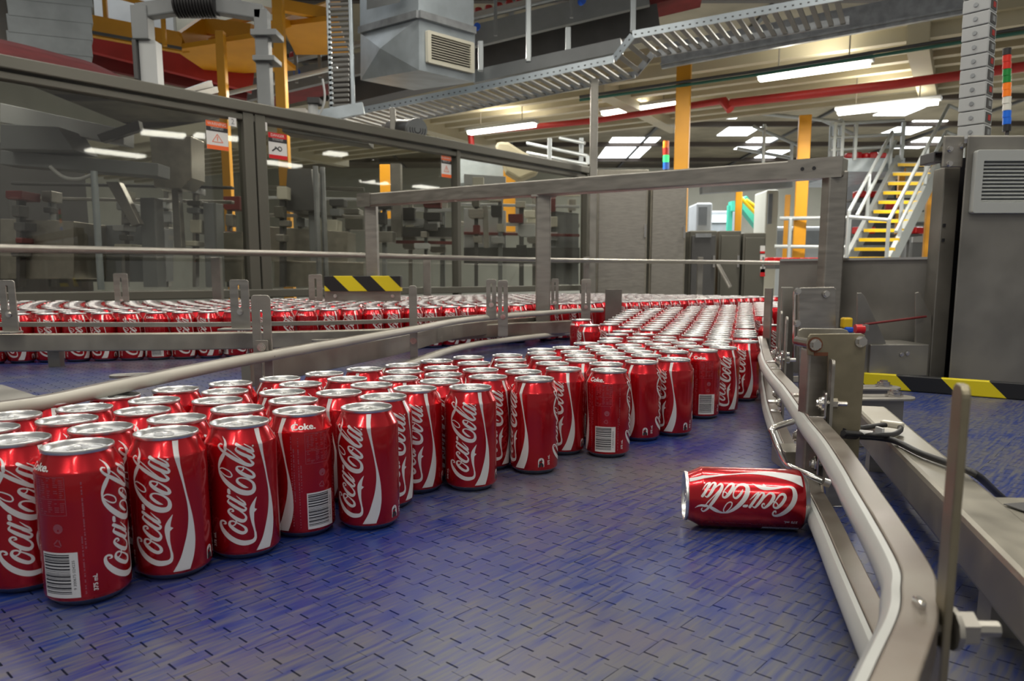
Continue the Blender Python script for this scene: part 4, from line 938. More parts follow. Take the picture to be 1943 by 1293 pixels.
# ------------------------------------------------------------------ long handrail tube
hp = [P(-150, 468, 2.62), P(0, 471, 2.85), P(560, 482, 3.9), P(1050, 494, 5.3), P(1480, 499, 7.0)]
hp = [Vector(p) for p in spline([tuple(p) for p in hp], 4)]; hz = sum(p.z for p in hp)/len(hp)
t = thing('handrail', 'long round steel handrail tube running in front of the machine enclosure', 'handrail', hp[5])
MB().tube(hp, .0155, 12).build('tube', M['steel'], t, 50)
for u, Y in ((407, 3.6), (809, 4.65), (1113, 5.6), (1330, 6.4)):
    a = P(u, 488, Y); MB().box((a.x, a.y+.02, (a.z-.1)/2), (.045, .03, a.z+.1)).build('stanchion', M['steel_dark'], t, bevel=.002)
MB().tube([P(1362, 502, 6.6), P(1385, 545, 6.5)], .018, 8).build('brace', M['steel'], t, 40)

# ------------------------------------------------------------------ glazed machine enclosure
E0, E1 = P(0, 300, 3.55), P(1112, 300, 7.05); E0.z = E1.z = 0
ed = (E1-E0).normalized(); en = Vector((ed.y, -ed.x, 0)); 
def EP(u, z):   # point on enclosure line seen at column u
    r_ = (u-971.5)/F/_cp if False else None
    # intersect plan ray x = k*y with the line
    k = P(u, 450, 1).x; # x at y=1
    t_ = (k*E0.y-E0.x)/(ed.x-k*ed.y); p = E0+ed*t_; p.z = z; return p
ZE = 1.27; ZB = .19
enc = thing('machine_enclosure', 'long grey framed machine enclosure with large clear safety windows', 'machine', EP(560, -.85))
def ebar(u0, u1, z, h, dpt, nm='frame_rail'): MB().beam(EP(u0, z), EP(u1, z), dpt, h).build(nm, M['frame'], enc, bevel=.006)
ebar(-120, 1116, ZE-.03, .06, .10); ebar(-120, 1116, ZE-.088, .035, .06); ebar(-120, 1116, ZB-.01, .05, .08); ebar(-120, 1116, ZB-.16, .2, .05, 'kick_panel')
for u, wd in ((476, .065), (498, .065), (866, .035), (1111, .07), (-100, .08)):
    a = EP(u, 0); MB().beam((a.x, a.y, -.85), (a.x, a.y, ZE-.005), wd, .07, up=tuple(en)).build('mullion', M['frame'], enc, bevel=.004)
a, b_ = EP(687, 0), EP(700, 0); 
for q in (a, b_): 
    q2 = q-en*.5; MB().tube([(q2.x, q2.y, -.5), (q2.x, q2.y, 1.05)], .02, 8).build('inner_conduit', M['galv_dark'], enc, 40)
for u0, u1 in ((-115, 468), (506, 858), (874, 1104)):
    p, q = EP(u0, (ZE+ZB)/2-.03), EP(u1, (ZE+ZB)/2-.03); MB().beam(p, q, .006, ZE-ZB-.08).build('window_pane', M['glass'], enc)
# labels on the glass
def tlabel(u, v, wpx, hpx, top, pict):
    p = EP(u, 0); Y = p.y; c = P(u, v, Y); c = Vector((p.x, p.y, c.z))+en*.008; wd = wpx/F*Y; hh = hpx/F*Y
    t = thing('warning_label', top, 'label', c); 
    def fl(a0_, a1_, z0_, z1_, m_, off, nm):
        mb = MB(); o_ = c+en*off; mb.quad(*(o_+ed*x+Vector((0, 0, z)) for x, z in ((a0_*wd, z0_*hh), (a1_*wd, z0_*hh), (a1_*wd, z1_*hh), (a0_*wd, z1_*hh)))); return mb.build(nm, M[m_], t)
    mb = MB(); mb.beam(c-ed*wd/2, c+ed*wd/2, .002, hh); mb.build('label_sheet', M['silverlabel'], t)
    cm = 'orangelabel' if pict != 2 else 'rplastic'
    fl(-.5, .5, .30, .5, cm, .0015, 'label_band'); fl(-.5, .5, -.5, -.35, cm, .0015, 'label_band'); fl(-.5, .5, .14, .30, 'black', .0015, 'label_band')
    vs, fs = text_mesh('DANGER' if pict == 2 else 'WARNING', hh*.15); mb = MB(); o_ = c+en*.0022+Vector((0, 0, hh*.4)); mb.add([o_+ed*x+Vector((0, 0, y)) for x, y, _ in vs], fs); mb.build('label_text', M['silverlabel'], t)
    vs, fs = text_mesh('KEEP HANDS CLEAR\nOF MOVING PARTS', hh*.055); mb = MB(); o_ = c+en*.0022+Vector((0, 0, hh*.25)); mb.add([o_+ed*x+Vector((0, 0, y)) for x, y, _ in vs], fs); mb.build('label_text', M['silverlabel'], t)
    mb = MB(); o_ = c+en*.0022-Vector((0, 0, hh*.10))
    if pict == 2:
        for r0, cx2, cz2 in ((.10, .1, 0), (.05, -.12, .03)):
            n = 14; mb.add([o_+ed*(cx2*wd+hh*r0*s_*math.cos(2*PI*k/n))+Vector((0, 0, cz2*hh+hh*r0*s_*math.sin(2*PI*k/n))) for s_ in (1, .6) for k in range(n)], [(k, (k+1) % n, n+(k+1) % n, n+k) for k in range(n)])
        add_ribbon(mb, [(-.3*wd, -.1*hh), (-.1*wd, .02*hh), (.05*wd, -.05*hh)], [.06*hh]*3, lambda X, Y_: o_+ed*X+Vector((0, 0, Y_)), 0)
    else:
        T = [(-.24*wd, -.13*hh), (.24*wd, -.13*hh), (0, .15*hh), (-.24*wd, -.13*hh)]
        for k in range(3): add_ribbon(mb, [T[k], T[k+1]], [.02*hh]*2, lambda X, Y_: o_+ed*X+Vector((0, 0, Y_)), 0)
        add_ribbon(mb, [(0, -.07*hh), (0, .06*hh)], [.03*hh]*2, lambda X, Y_: o_+ed*X+Vector((0, 0, Y_)), 0)
    mb.build('pictogram', M['black'] if pict == 2 else M['orangelabel'], t)
tlabel(421, 258, 42, 50, 'orange and white warning label on the left enclosure window', 1)
tlabel(533, 278, 38, 46, 'red and white danger label on the middle enclosure window', 2)
tlabel(847, 317, 25, 38, 'small orange warning label near the right enclosure window', 1)
for u, v, s_ in ((447, 233, '2'), (504, 241, '3')):
    p = EP(u, 0); c = P(u, v, p.y); c = Vector((p.x, p.y, c.z))+en*.03; hh = 15/F*p.y; t = thing('number_tag', ('small white tag at the top right corner of the left enclosure window' if s_ == '2' else 'small white tag at the top left corner of the middle enclosure window'), 'label', c)
    mb = MB(); mb.beam(c-ed*hh*.5, c+ed*hh*.5, .002, hh); mb.build('tag_plate', M['silverlabel'], t)
    vs, fs = text_mesh(s_, hh*.9); mb = MB(); o_ = c+en*.003; mb.add([o_+ed*x+Vector((0, 0, y)) for x, y, _ in vs], fs); mb.build('tag_number', M['grey'], t)
# machinery inside: boxes, arms, tubes
def inside(px, depth, th, nm, m_, lab=None):
    us = [p[0] for p in px]; u = sum(us)/len(us); p0 = EP(u, 0); Y = p0.y+depth
    return prismq(px, Y, th, nm, M[m_], mach, .004)
mach = thing('inner_machinery', 'grey machinery with arms, cover and posts seen through the enclosure windows', 'machine', EP(400, -.85)-en*.8)
inside([(0, 195), (235, 245), (235, 275), (0, 232)], .7, .12, 'slanted_rail', 'greylight')
inside([(0, 235), (110, 240), (140, 285), (0, 283)], .6, .25, 'gearbox', 'grey')
inside([(0, 285), (300, 310), (300, 335), (0, 312)], .55, .15, 'cross_beam', 'grey')
inside([(283, 258), (362, 258), (364, 338), (345, 358), (292, 355)], .5, .2, 'cover', 'steel_warm')
inside([(0, 415), (140, 420), (140, 530), (0, 530)], .9, .4, 'lower_panel', 'steel_warm')
inside([(140, 425), (290, 430), (290, 535), (140, 535)], 1.0, .3, 'lower_panel', 'grey')
inside([(400, 440), (460, 440), (460, 535), (400, 535)], .8, .2, 'lower_panel', 'steel_warm')
inside([(265, 375), (292, 375), (300, 545), (272, 545)], .6, .12, 'upright', 'grey')
inside([(385, 385), (410, 385), (414, 545), (390, 545)], .6, .12, 'upright', 'grey')
inside([(183, 255), (262, 228), (266, 246), (192, 270)], .45, .05, 'arm', 'greydark')
inside([(200, 345), (225, 345), (265, 425), (250, 430)], .6, .06, 'arm', 'steel_dark')
inside([(325, 358), (338, 358), (345, 470), (330, 470)], .6, .06, 'piston', 'steel_dark')
inside([(512, 430), (660, 440), (660, 500), (512, 495)], 1.0, .3, 'lower_panel', 'steel_warm')
inside([(520, 495), (690, 498), (690, 545), (520, 545)], .8, .3, 'lower_panel', 'steel_warm')
inside([(535, 225), (700, 255), (700, 275), (535, 250)], .8, .2, 'cross_beam', 'greydark')
inside([(545, 320), (590, 320), (600, 400), (540, 400)], .9, .3, 'gearbox', 'greydark')
inside([(585, 400), (600, 400), (602, 500), (588, 500)], .9, .1, 'upright', 'grey')
inside([(740, 310), (760, 310), (762, 450), (742, 450)], 1.2, .1, 'upright', 'steel_dark')
inside([(720, 430), (860, 432), (860, 450), (720, 448)], 1.2, .3, 'bench', 'greydark')
inside([(720, 415), (830, 415), (830, 430), (720, 430)], 1.4, .2, 'pale_panel', 'greylight')
inside([(880, 330), (960, 335), (960, 352), (880, 350)], 1.3, .2, 'pale_panel', 'greylight')
inside([(880, 395), (960, 400), (960, 470), (880, 470)], 1.6, .2, 'pale_panel', 'greylight')
inside([(915, 390), (925, 390), (928, 470), (918, 470)], .9, .06, 'upright', 'steel_dark')
inside([(880, 470), (1100, 470), (1100, 500), (880, 500)], 1.2, .3, 'bench', 'greydark')
inside([(1050, 400), (1098, 405), (1098, 540), (1050, 540)], .9, .2, 'pale_panel', 'grey')
rm = random.Random(11)
for k, (u, dep) in enumerate(((30, .9), (90, 1.0), (230, .8), (310, 1.1), (365, .7), (430, 1.0), (530, .9), (565, 1.3), (630, 1.0), (655, 1.5), (725, 1.0), (775, 1.4), (805, 1.0), (835, 1.5), (900, 1.0), (945, 1.3), (985, 1.0), (1010, 1.5), (1045, 1.0), (1080, 1.3))):
    top = rm.uniform(330, 400); w0 = rm.uniform(5, 10)
    inside([(u, top), (u+w0, top), (u+w0, 545), (u, 545)], dep, .06, 'upright', rm.choice(('grey', 'steel_dark', 'frame', 'greydark')))
    v = top
    while v < 470:
        hh2 = rm.uniform(9, 26); w1 = rm.uniform(12, 34); du = rm.uniform(-w1*.8, 0)
        inside([(u+du, v), (u+du+w1, v), (u+du+w1, v+hh2), (u+du+w1*.15, v+hh2), (u+du, v+hh2*.8)], dep-.05, rm.uniform(.08, .2), 'fitting', rm.choice(('greydark', 'steel_dark', 'grey', 'steel', 'greylight', 'frame', 'wall', 'darkred', 'rubber')))
        v += hh2+rm.uniform(2, 16)
for (u0, u1, v, hh2, dep, m_) in ((505, 690, 352, 7, 1.2, 'frame'), (505, 860, 372, 5, 1.4, 'greylight'), (510, 700, 405, 6, 1.1, 'steel_dark'), (700, 860, 392, 7, 1.6, 'greylight'), (870, 1100, 362, 6, 1.6, 'wall'), (870, 1100, 385, 5, 1.3, 'greylight'), (870, 1100, 420, 7, 1.5, 'steel'), (880, 1100, 440, 5, 1.2, 'darkred'), (700, 860, 455, 6, 1.2, 'darkred'), (20, 440, 372, 6, 1.2, 'steel_dark'), (20, 440, 345, 5, 1.0, 'greydark')):
    inside([(u0, v), (u1, v+(u1-u0)*.02), (u1, v+(u1-u0)*.02+hh2), (u0, v+hh2)], dep, .05, 'cross_tube', m_)
mb = MB(); Yh = EP(180, 0).y+.35
mb.tube([P(178, 325, Yh), P(192, 550, Yh)], .018, 10); mb.build('hose_post', M['galv'], mach, 40)
MB().tube(spline([tuple(P(u, v, Yh)) for u, v in ((95, 316), (120, 336), (150, 340), (178, 330))], 5), .010, 8).build('hose', M['greylight'], mach, 40)
q0, q1 = EP(-110, 0)-en*2.1, EP(440, 0)-en*2.1; MB().beam((q0.x, q0.y, .1), (q1.x, q1.y, .1), .05, 2.2).build('rear_panel', M['greydark'], enc)
q0, q1 = EP(-110, 0)-en*1.0, EP(1111, 0)-en*1.0; MB().beam((q0.x, q0.y, -.1), (q1.x, q1.y, -.1), 2.0, .2).build('machine_bed', M['steel_dark'], enc)

# ------------------------------------------------------------------ generic background builders
def bx(px0, px1, Y, dep, nm, m_, par=None, bev=.004):
    a, b_ = P(px0[0], px0[1], Y), P(px1[0], px1[1], Y); mb = MB(); mb.box(((a.x+b_.x)/2, Y+dep/2, (a.z+b_.z)/2), (abs(b_.x-a.x), dep, abs(a.z-b_.z))); return mb.build(nm, M[m_], par, bevel=bev)
def bar(u0, v0, y0, u1, v1, y1, wd, ht, nm, m_, par=None, bev=0):
    return MB().beam(P(u0, v0, y0), P(u1, v1, y1), wd, ht).build(nm, M[m_], par, bevel=bev)
def tb(L_, r, nm, m_, par=None): return MB().tube([P(*q) for q in L_], r, 8).build(nm, M[m_], par, 50)
def post(u, v0, v1, Y, wd, nm, m_, par=None, zb=None):
    a, b_ = P(u, v0, Y), P(u, v1, Y); return MB().beam((a.x, a.y, b_.z if zb is None else zb), (a.x, a.y, a.z), wd, wd, up=(0, 1, 0)).build(nm, M[m_], par, bevel=.006)
# yellow columns
for u, v0, Y, wpx, lb in ((1299, 108, 9.4, 32, 'nearest and tallest yellow square column, centre right'), (1528, 220, 11.5, 27, 'yellow square column left of the metal stairs'), (1403, 350, 16, 15, 'short orange column between the two big yellow columns'),
                          (1495, 370, 17, 12, 'thin orange column beside the far handrails'), (1773, 320, 11.8, 22, 'yellow column standing right behind the stairs'), (1712, 320, 13.5, 14, 'yellow column seen through the stair treads')):
    a = P(u, v0, Y); wd = wpx/F*Y*.8
    tag(MB().beam((a.x, a.y, -.9), (a.x, a.y, a.z), wd, wd, up=(.3, 1, 0)).build('yellow_column', M['orange_yellow'], bevel=.01), lb, 'column')
# poles
tag(post(1128, 150, 560, 6.9, .065, 'round_pole', 'steel_dark', None, -.9), 'tall steel pole at the right end of the machine enclosure', 'pole')
# stainless cabinets behind the lane
for i, (u0, u1, v0, Y, lb) in enumerate(((1132, 1232, 322, 7.4, 'tall stainless cabinet directly right of the steel pole'), (1234, 1306, 326, 7.6, 'second tall stainless cabinet, behind the big yellow column'), (1308, 1362, 438, 7.8, 'low dark cabinet with a vent, right of the yellow column'),
                                         (1364, 1408, 438, 8.0, 'low grey cabinet in the middle of three'), (1410, 1455, 442, 8.0, 'low grey cabinet with red and white stickers'))):
    t = thing('control_cabinet', lb, 'cabinet', P((u0+u1)/2, 560, Y)); a, b_ = P(u0, v0, Y), P(u1, v0, Y)
    MB().box(((a.x+b_.x)/2, Y+.3, (a.z-.85)/2), (b_.x-a.x-.01, .6, a.z+.85)).build('body', M['steel_warm' if i < 2 else 'frame'], t, bevel=.01)
    MB().box(((a.x+b_.x)/2, Y-.01, (a.z-.8)/2), (b_.x-a.x-.05, .02, a.z+.70)).build('door', M['steel' if i < 2 else 'greydark' if i == 2 else 'frame'], t, bevel=.004)
    hd = P(u1-8, (v0+555)/2, Y-.03); MB().box(hd, (.02, .03, .12)).build('handle', M['chrome'], t)
    if i == 4:
        for v in (472, 488, 512, 516): MB().box(P(1447, v, Y-.03), (.05, .004, .06)).build('sticker', M['silverlabel'], t); MB().box(P(1447, v+7, Y-.034), (.05, .004, .02)).build('sticker', M['rplastic'], t)
    if i == 2: MB().box(P(1335, 447, Y-.03), (.16, .01, .04)).build('vent', M['galv_dark'], t)
# ceiling lamps visible in the photo
for (ua, va, ub_, vb_, Z2, lb) in ((1435, 145, 1658, 113, 8.5, 'ceiling lamp nearest the camera, above the centre right columns'), (1585, 210, 1787, 188, 9.88, 'ceiling lamp above the metal stairs at right'), (1140, 212, 1290, 192, 11.3, 'ceiling lamp directly left of the tall yellow column'), (887, 247, 1018, 234, 11.7, 'leftmost ceiling lamp, above the end of the enclosure')):
    a = P(ua, va, Z2+.67); b_ = P(ub_, vb_, Z2); zz = (a.z+b_.z)/2; a.z = b_.z = zz; L_ = (b_-a); t = thing('ceiling_lamp', lb, 'ceiling lamp', (a+b_)/2)
    a2 = a+L_*.03; b2 = b_-L_*.03
    MB().sweep([a2, b2], [(-.07, -.01), (-.055, -.06), (.055, -.06), (.07, -.01)]).build('diffuser', M['lamp'], t)
    MB().beam(a+Vector((0, 0, .015)), b_+Vector((0, 0, .015)), .16, .05).build('housing', M['greylight'], t, bevel=.008)
    ul = bpy.data.lights.new('hall_light', 'AREA'); ul.shape = 'RECTANGLE'; ul.size = .25; ul.size_y = 1.2; ul.energy = 15; ul.color = (1, .92, .76)
    uo = bpy.data.objects.new('hall_light', ul); C.objects.link(uo); uo.location = (a+b_)/2+Vector((0, 0, .05)); uo.rotation_euler = (PI, 0, -(math.atan2(L_.y, L_.x)+PI/2))
    for q in (.2, .8): c = a+L_*q; MB().tube([c+Vector((0, 0, .03)), (c.x, c.y, 3.0)], .008, 6).build('hanger', M['steel'], t)
# extra lamps of the hall above and behind the camera, fixtures for the lights there
for (x, y) in ((-2.6, 1.0), (-.9, .2), (.9, -.7), (-1.7, 3.2), (.2, 2.2), (2.0, 1.2)):
    t = thing('ceiling_lamp', 'ceiling lamp hanging above the near conveyor, outside the picture', 'ceiling lamp', (x, y, 3.05), 'lamps above the near conveyor')
    dv = Vector((math.cos(LDIR), math.sin(LDIR), 0))*.68; c = Vector((x, y, 3.05)); MB().beam(c-dv, c+dv, .17, .06).build('housing', M['greylight'], t)
# red sprinkler pipe, green pipe
t = thing('red_pipe', 'long red sprinkler pipe under the beige ceiling', 'pipe', P(1500, 175, 9.6))
tb([(890, 252, 12.6), (1130, 229, 11.9), (1372, 191, 10.2)], .045, 'pipe_run', 'redpaint', t); tb([(1385, 196, 10.1), (1700, 160, 9.2), (1990, 120, 8.5)], .055, 'pipe_run', 'redpaint', t); tb([(1372, 191, 10.2), (1386, 208, 10.1)], .06, 'pipe_elbow', 'redpaint', t); tb([(893, 252, 12.6), (895, 280, 12.6)], .05, 'pipe_drop', 'redpaint', t)
t = thing('green_pipe', 'thin dark green pipe run just below the ceiling beams', 'pipe', P(1600, 100, 9)); tb([(1100, 190, 9.9), (1450, 140, 8.9), (1950, 60, 7.5)], .018, 'pipe_run', 'pipe_green', t); tb([(1100, 184, 9.9), (1450, 133, 8.9), (1950, 52, 7.5)], .018, 'pipe_run', 'greydark', t)
# cable trays -------------------------------------------------------
def tray(pts, wd, label, hside=.07, rungs=.09, m_='galv', depthdir=None, solid=.0, sideh2=None):
    """ladder cable tray along world points; near side rail, far side rail, rungs as parts"""
    t = thing('cable_tray', label, 'cable tray', pts[0]); cr = Vector(depthdir).normalized()
    MBn, MBf = MB(), MB(); sr = []
    for i in range(len(pts)-1):
        p, q = Vector(pts[i]), Vector(pts[i+1]); MBn.beam(p, q, .012, hside, up=(0, 0, 1) if abs((q-p).normalized().z) < .9 else tuple(cr)); MBf.beam(p+cr*wd, q+cr*wd, .012, sideh2 or hside)
        L_ = (q-p).length; n = max(1, int(L_/rungs))
        for k in range(n): c = p+(q-p)*((k+.5)/n); sr.append((c-Vector((0, 0, hside*.3)), c+cr*wd-Vector((0, 0, hside*.3)), (q-p).normalized()))
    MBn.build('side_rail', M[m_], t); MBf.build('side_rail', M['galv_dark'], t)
    ho = MB(); on_ = Vector((-cr.x, -cr.y, 0)).normalized()*.0075
    for i in range(len(pts)-1):
        p, q = Vector(pts[i]), Vector(pts[i+1]); dd = (q-p).normalized(); n = int((q-p).length/.055)
        for k in range(n): c = p+dd*((k+.5)*.055)+on_+Vector((0, 0, -.004)); ho.beam(c-dd*.008, c+dd*.008, .002, .010)
    if ho.v: hb_ = ho.build('slot_holes', M['greydark'], t); hb_['kind'] = 'stuff'
    for a, b_, dd in sr[:120]: MB().beam(a, b_, rungs*.45, .014, up=tuple(dd.cross(b_-a))).build('rung', M['tray_dark'], t)
    return t
Td = D2
ZTR = 2.3
tA = [PZ(600, 226, 2.05), PZ(900, 162, 2.12), PZ(1165, 116, 2.15)]
def lift(u, v, Y): return P(u, v, Y)
pts = [P(575, 232, 7.6), P(900, 168, 7.0), P(1165, 112, 6.6)]
tray(pts, .55, 'galvanised cable tray running diagonally above the machine enclosure', .06, .085, 'galv', (.45, .85, .0))
pts = [P(1165, 112, 6.6), P(1200, 68, 6.5)]; tray(pts, .55, 'short inclined step of the cable tray near the top centre', .06, .09, 'galv', (.45, .85, 0))
pts = [P(1200, 66, 6.5), P(1600, -8, 5.9)]; tray(pts, .6, 'upper level of the cable tray leaving the frame top', .06, .085, 'galv', (.45, .85, 0))
t = thing('cover_channel', 'smooth grey channel lying above the diagonal cable tray', 'channel', P(1000, 110, 7.2)); MB().beam(P(900, 148, 7.1), P(1180, 88, 6.7), .1, .11).build('channel', M['grey'], t)
t = thing('galvanised_girder', 'broad mottled galvanised girder sloping to the top right corner', 'girder', P(1500, 65, 8)); MB().beam(P(1255, 108, 8.9), P(1870, -8, 7.6), .05, .26).build('web', M['galv_dark'], t); MB().beam(P(1255, 124, 8.9), P(1870, 10, 7.6), .12, .02).build('flange', M['galv_dark'], t)
# vertical ladder tray left of duct
t = thing('vertical_cable_tray', 'vertical galvanised ladder tray left of the square air duct', 'cable tray', P(645, 215, 6.2)); Yt = 6.2
for u in (622, 664): post(u, -20, 222, Yt, .03, 'side_rail', 'galv', t)
for k in range(24): v = -12+k*9.6; bar(624, v+2, Yt, 662, v, Yt, .03, .018, 'rung', 'tray_dark', t)
bar(600, 222, Yt, 690, 206, Yt, .05, .09, 'base_rail', 'galv', t)
# drag chain on right
t = thing('cable_chain', 'vertical segmented grey cable chain rising from the louvred cabinet', 'cable chain', P(1862, 262, 1.95)); Yc = 1.95
for k in range(11):
    v1 = 262-k*27; v0 = v1-25.5; sh = k*2.6
    a = P(1834+sh*.55, v0, Yc); b_ = P(1878+sh*.45, v1, Yc); xm = (a.x+b_.x)/2+.008; zc_ = (a.z+b_.z)/2; hh2 = abs(a.z-b_.z); ra = -.84
    def cp(dx, dy): return (xm+dx*math.cos(ra)-dy*math.sin(ra), Yc+.03+dx*math.sin(ra)+dy*math.cos(ra), zc_)
    lk = MB().box(cp(0, 0), (.060, .058, hh2), ra).build('chain_link', M['greylight'], t, bevel=.002)
    mb = MB(); mb.tube([cp(0, -.0285), cp(0, -.031)], .0052, 10); mb.build('pivot', M['galv_dark'], lk, 30)
    MB().box(cp(.030, 0), (.003, .040, hh2*.72), ra).build('side_slot', M['greydark'], lk)
    MB().box(cp(.0312, .002), (.002, .018, hh2*.40), ra).build('side_insert', M['redpaint' if k % 2 else 'galv_dark'], lk)
def tower(u, v0, v1, Y, wd, cols, label):
    t = thing('signal_tower', label, 'signal light', P(u, v1, Y)); n = len(cols)
    for i, c in enumerate(cols):
        a, b_ = P(u, v0+(v1-v0)*i/n, Y), P(u, v0+(v1-v0)*(i+1)/n-.5, Y); MB().tube([(a.x, a.y, b_.z), (a.x, a.y, a.z)], wd/2, 12).build('lens' if c[0] == 'l' else 'socket', M[c], t, 50)
    a = P(u, v1, Y); MB().tube([(a.x, a.y, -.9 if Y > 5 else P(1890, 258, CYD).z+.004), (a.x, a.y, a.z)], wd*.25, 8).build('stem', M['greydark'], t, 50)
tower(1911, 92, 250, 2.25, .022, ['rubber', 'lr', 'lr', 'lgd', 'lgd', 'lo', 'lo', 'lw', 'lw', 'lb', 'lb', 'rubber'], 'stacked signal light with red, green, orange and blue beside the cable chain')
tower(1264, 268, 322, 11.2, .09, ['lo', 'lr', 'lg', 'lb'], 'small far signal light glowing green, left of the tall yellow column')
# air duct
t = thing('air_duct', 'square galvanised air duct with a louvred outlet grille at the top centre', 'air duct', P(790, 120, 6.0)); Yd = 6.0
def P3(u, v, y): return P(u, v, y)
cn = P(793, 30, 5.6); 
def duct_box(uL, uM, uR, vt, vb, nm):
    # three visible verticals: left (far), corner (near), right
    A, B, Cc = P(uL, vt[0], 6.4), P(uM, vt[1], 5.7), P(uR, vt[2], 6.1); A2, B2, C2 = P(uL, vb[0], 6.4), P(uM, vb[1], 5.7), P(uR, vb[2], 6.1)
    Dd = A+(Cc-B); D_2 = A2+(C2-B2)
    mb = MB(); mb.add([A, B, Cc, Dd, A2, B2, C2, D_2], [(0, 1, 2, 3), (7, 6, 5, 4), (0, 4, 5, 1), (1, 5, 6, 2), (2, 6, 7, 3), (3, 7, 4, 0)]); return mb.build(nm, M['galv'], t), (A, B, Cc, A2, B2, C2)
duct_box(683, 794, 899, (-90, -110, -80), (60, 31, 62), 'upper_duct')
o, (A, B, Cc, A2, B2, C2) = duct_box(684, 795, 901, (63, 33, 64), (152, 133, 156), 'lower_plenum')
mb = MB(); 
for X, Y_, X2, Y2 in ((A, B, A2, B2),):
    m0 = (X+Y_+X2+Y2)/4+Vector((-.05, -.06, 0)); mb.add([X, Y_, Y2, X2, m0], [(0, 1, 4), (1, 2, 4), (2, 3, 4), (3, 0, 4)])
mb.build('creased_panel', M['galv'], t)
for (q0, q1) in ((A, B), (B, Cc)): MB().beam(q0+Vector((0, -.02, .015)), q1+Vector((0, -.02, .015)), .04, .05).build('flange', M['galv_dark'], t)
rx = (Cc-B); ry = (B2-B); g0 = B+rx*.10+ry*.22; gx_ = rx*.84; gy_ = ry*.62; gn = rx.cross(ry).normalized(); gn = gn if gn.y < 0 else -gn
mb = MB(); W_, H_ = gx_.length, gy_.length; exx = gx_.normalized(); eyy = Vector((0, 0, -1))
cg = g0+gx_/2+gy_/2+gn*.02; mb.ringprism(rrect(W_, H_, .01, 2), rrect(W_*.86, H_*.8, .005, 2), cg, exx, eyy, gn, .03); gr = mb.build('grille_frame', M['wall'], t)
MB().add([cg+exx*a*W_*.44+eyy*b_*H_*.42-gn*.012 for a, b_ in ((-1, -1), (1, -1), (1, 1), (-1, 1))], [(0, 1, 2, 3)]) 
mb = MB(); mb.add([cg+exx*a*W_*.44+eyy*b_*H_*.42-gn*.012 for a, b_ in ((-1, -1), (1, -1), (1, 1), (-1, 1))], [(0, 1, 2, 3)]); mb.build('grille_back', M['greydark'], gr)
for k in range(10): c = cg+eyy*H_*.8*((k+.5)/10-.5); MB().beam(c-exx*W_*.43, c+exx*W_*.43, .016, .005, up=(gn*.5+Vector((0, 0, .9)))).build('grille_slat', M['wall'], gr)
g0 = A+(B-A)*.45; fp = [P(705, -20, 6.15), P(768, -30, 5.82), P(768, 8, 5.82), P(705, 22, 6.15)]; mb = MB(); mb.add([p+Vector((-.03, -.04, 0)) for p in fp], [(0, 1, 2, 3)]); mb.build('filter_window', M['grey'], t)
# overhead can conveyor with red cans
t = thing('overhead_conveyor', 'overhead can conveyor rising to the right behind the duct, carrying red cans', 'conveyor', P(1000, 80, 8.5))
def q8(u, v): return (u, v, 9.9-(u-400)*.0011)
for v0, v1, ht, m_ in ((175, 4, .26, 'grey'), ):
    MB().beam(P(*q8(400, 190)), P(*q8(1230, -10)), .08, .24).build('side_frame', M['grey'], t); 
MB().beam(P(*q8(400, 152)), P(*q8(1230, -52)), .04, .06).build('guide_bar', M['steel'], t)
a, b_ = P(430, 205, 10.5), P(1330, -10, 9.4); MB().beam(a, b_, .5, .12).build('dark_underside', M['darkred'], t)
MB().beam(P(640, 185, 10.1), P(1250, 40, 9.3), .3, .3).build('lower_truss', M['greydark'], t)
tb([q8(390, 155), q8(1200, -35)], .025, 'handrail', 'rail', t); tb([(380, 190, 8.4), (640, 128, 8.2)], .025, 'handrail', 'rail', t)
for u in (470, 560, 605, 940, 1085): v = 150-(u-400)*.235; post(u, v-30, v+45, 9.55-(u-400)*.0011, .04, 'bracket', 'grey', t)
for k in range(40):
    u = 440+k*19.5
    if 615 < u < 900: continue
    v = 160-(u-400)*.236-6; p = P(u, v, 9.9-(u-400)*.0011+.12)
    tag(MB().lathe([(.05, 0), (.05, .09), (.04, .11)], 8, 0, tuple(p)).build('soda_can', M['redpaint']), 'tiny red can riding on the overhead conveyor', 'soda can', 'cans on the overhead conveyor')
for u, v in ((563, 139), (462, 163), (903, 53), (1102, 4)):
    a = P(u, v, 9.75-(u-400)*.0011); tag(MB().tube([a, a+Vector((.02, -.06, 0))], .04, 10).build('blue_sensor', M['blue'], smooth=40), 'small blue sensor on the overhead conveyor side', 'sensor', 'blue sensors on the overhead conveyor')
for u, v0, v1 in ((1003, -10, 118), (1202, -10, 60), (912, 78, 135), (1078, 52, 98)): tag(post(u, v0, v1, 6.9, .045, 'support_tube', 'rail'), 'thin vertical steel tube crossing in front of the overhead conveyor', 'tube', 'tubes by the overhead conveyor')
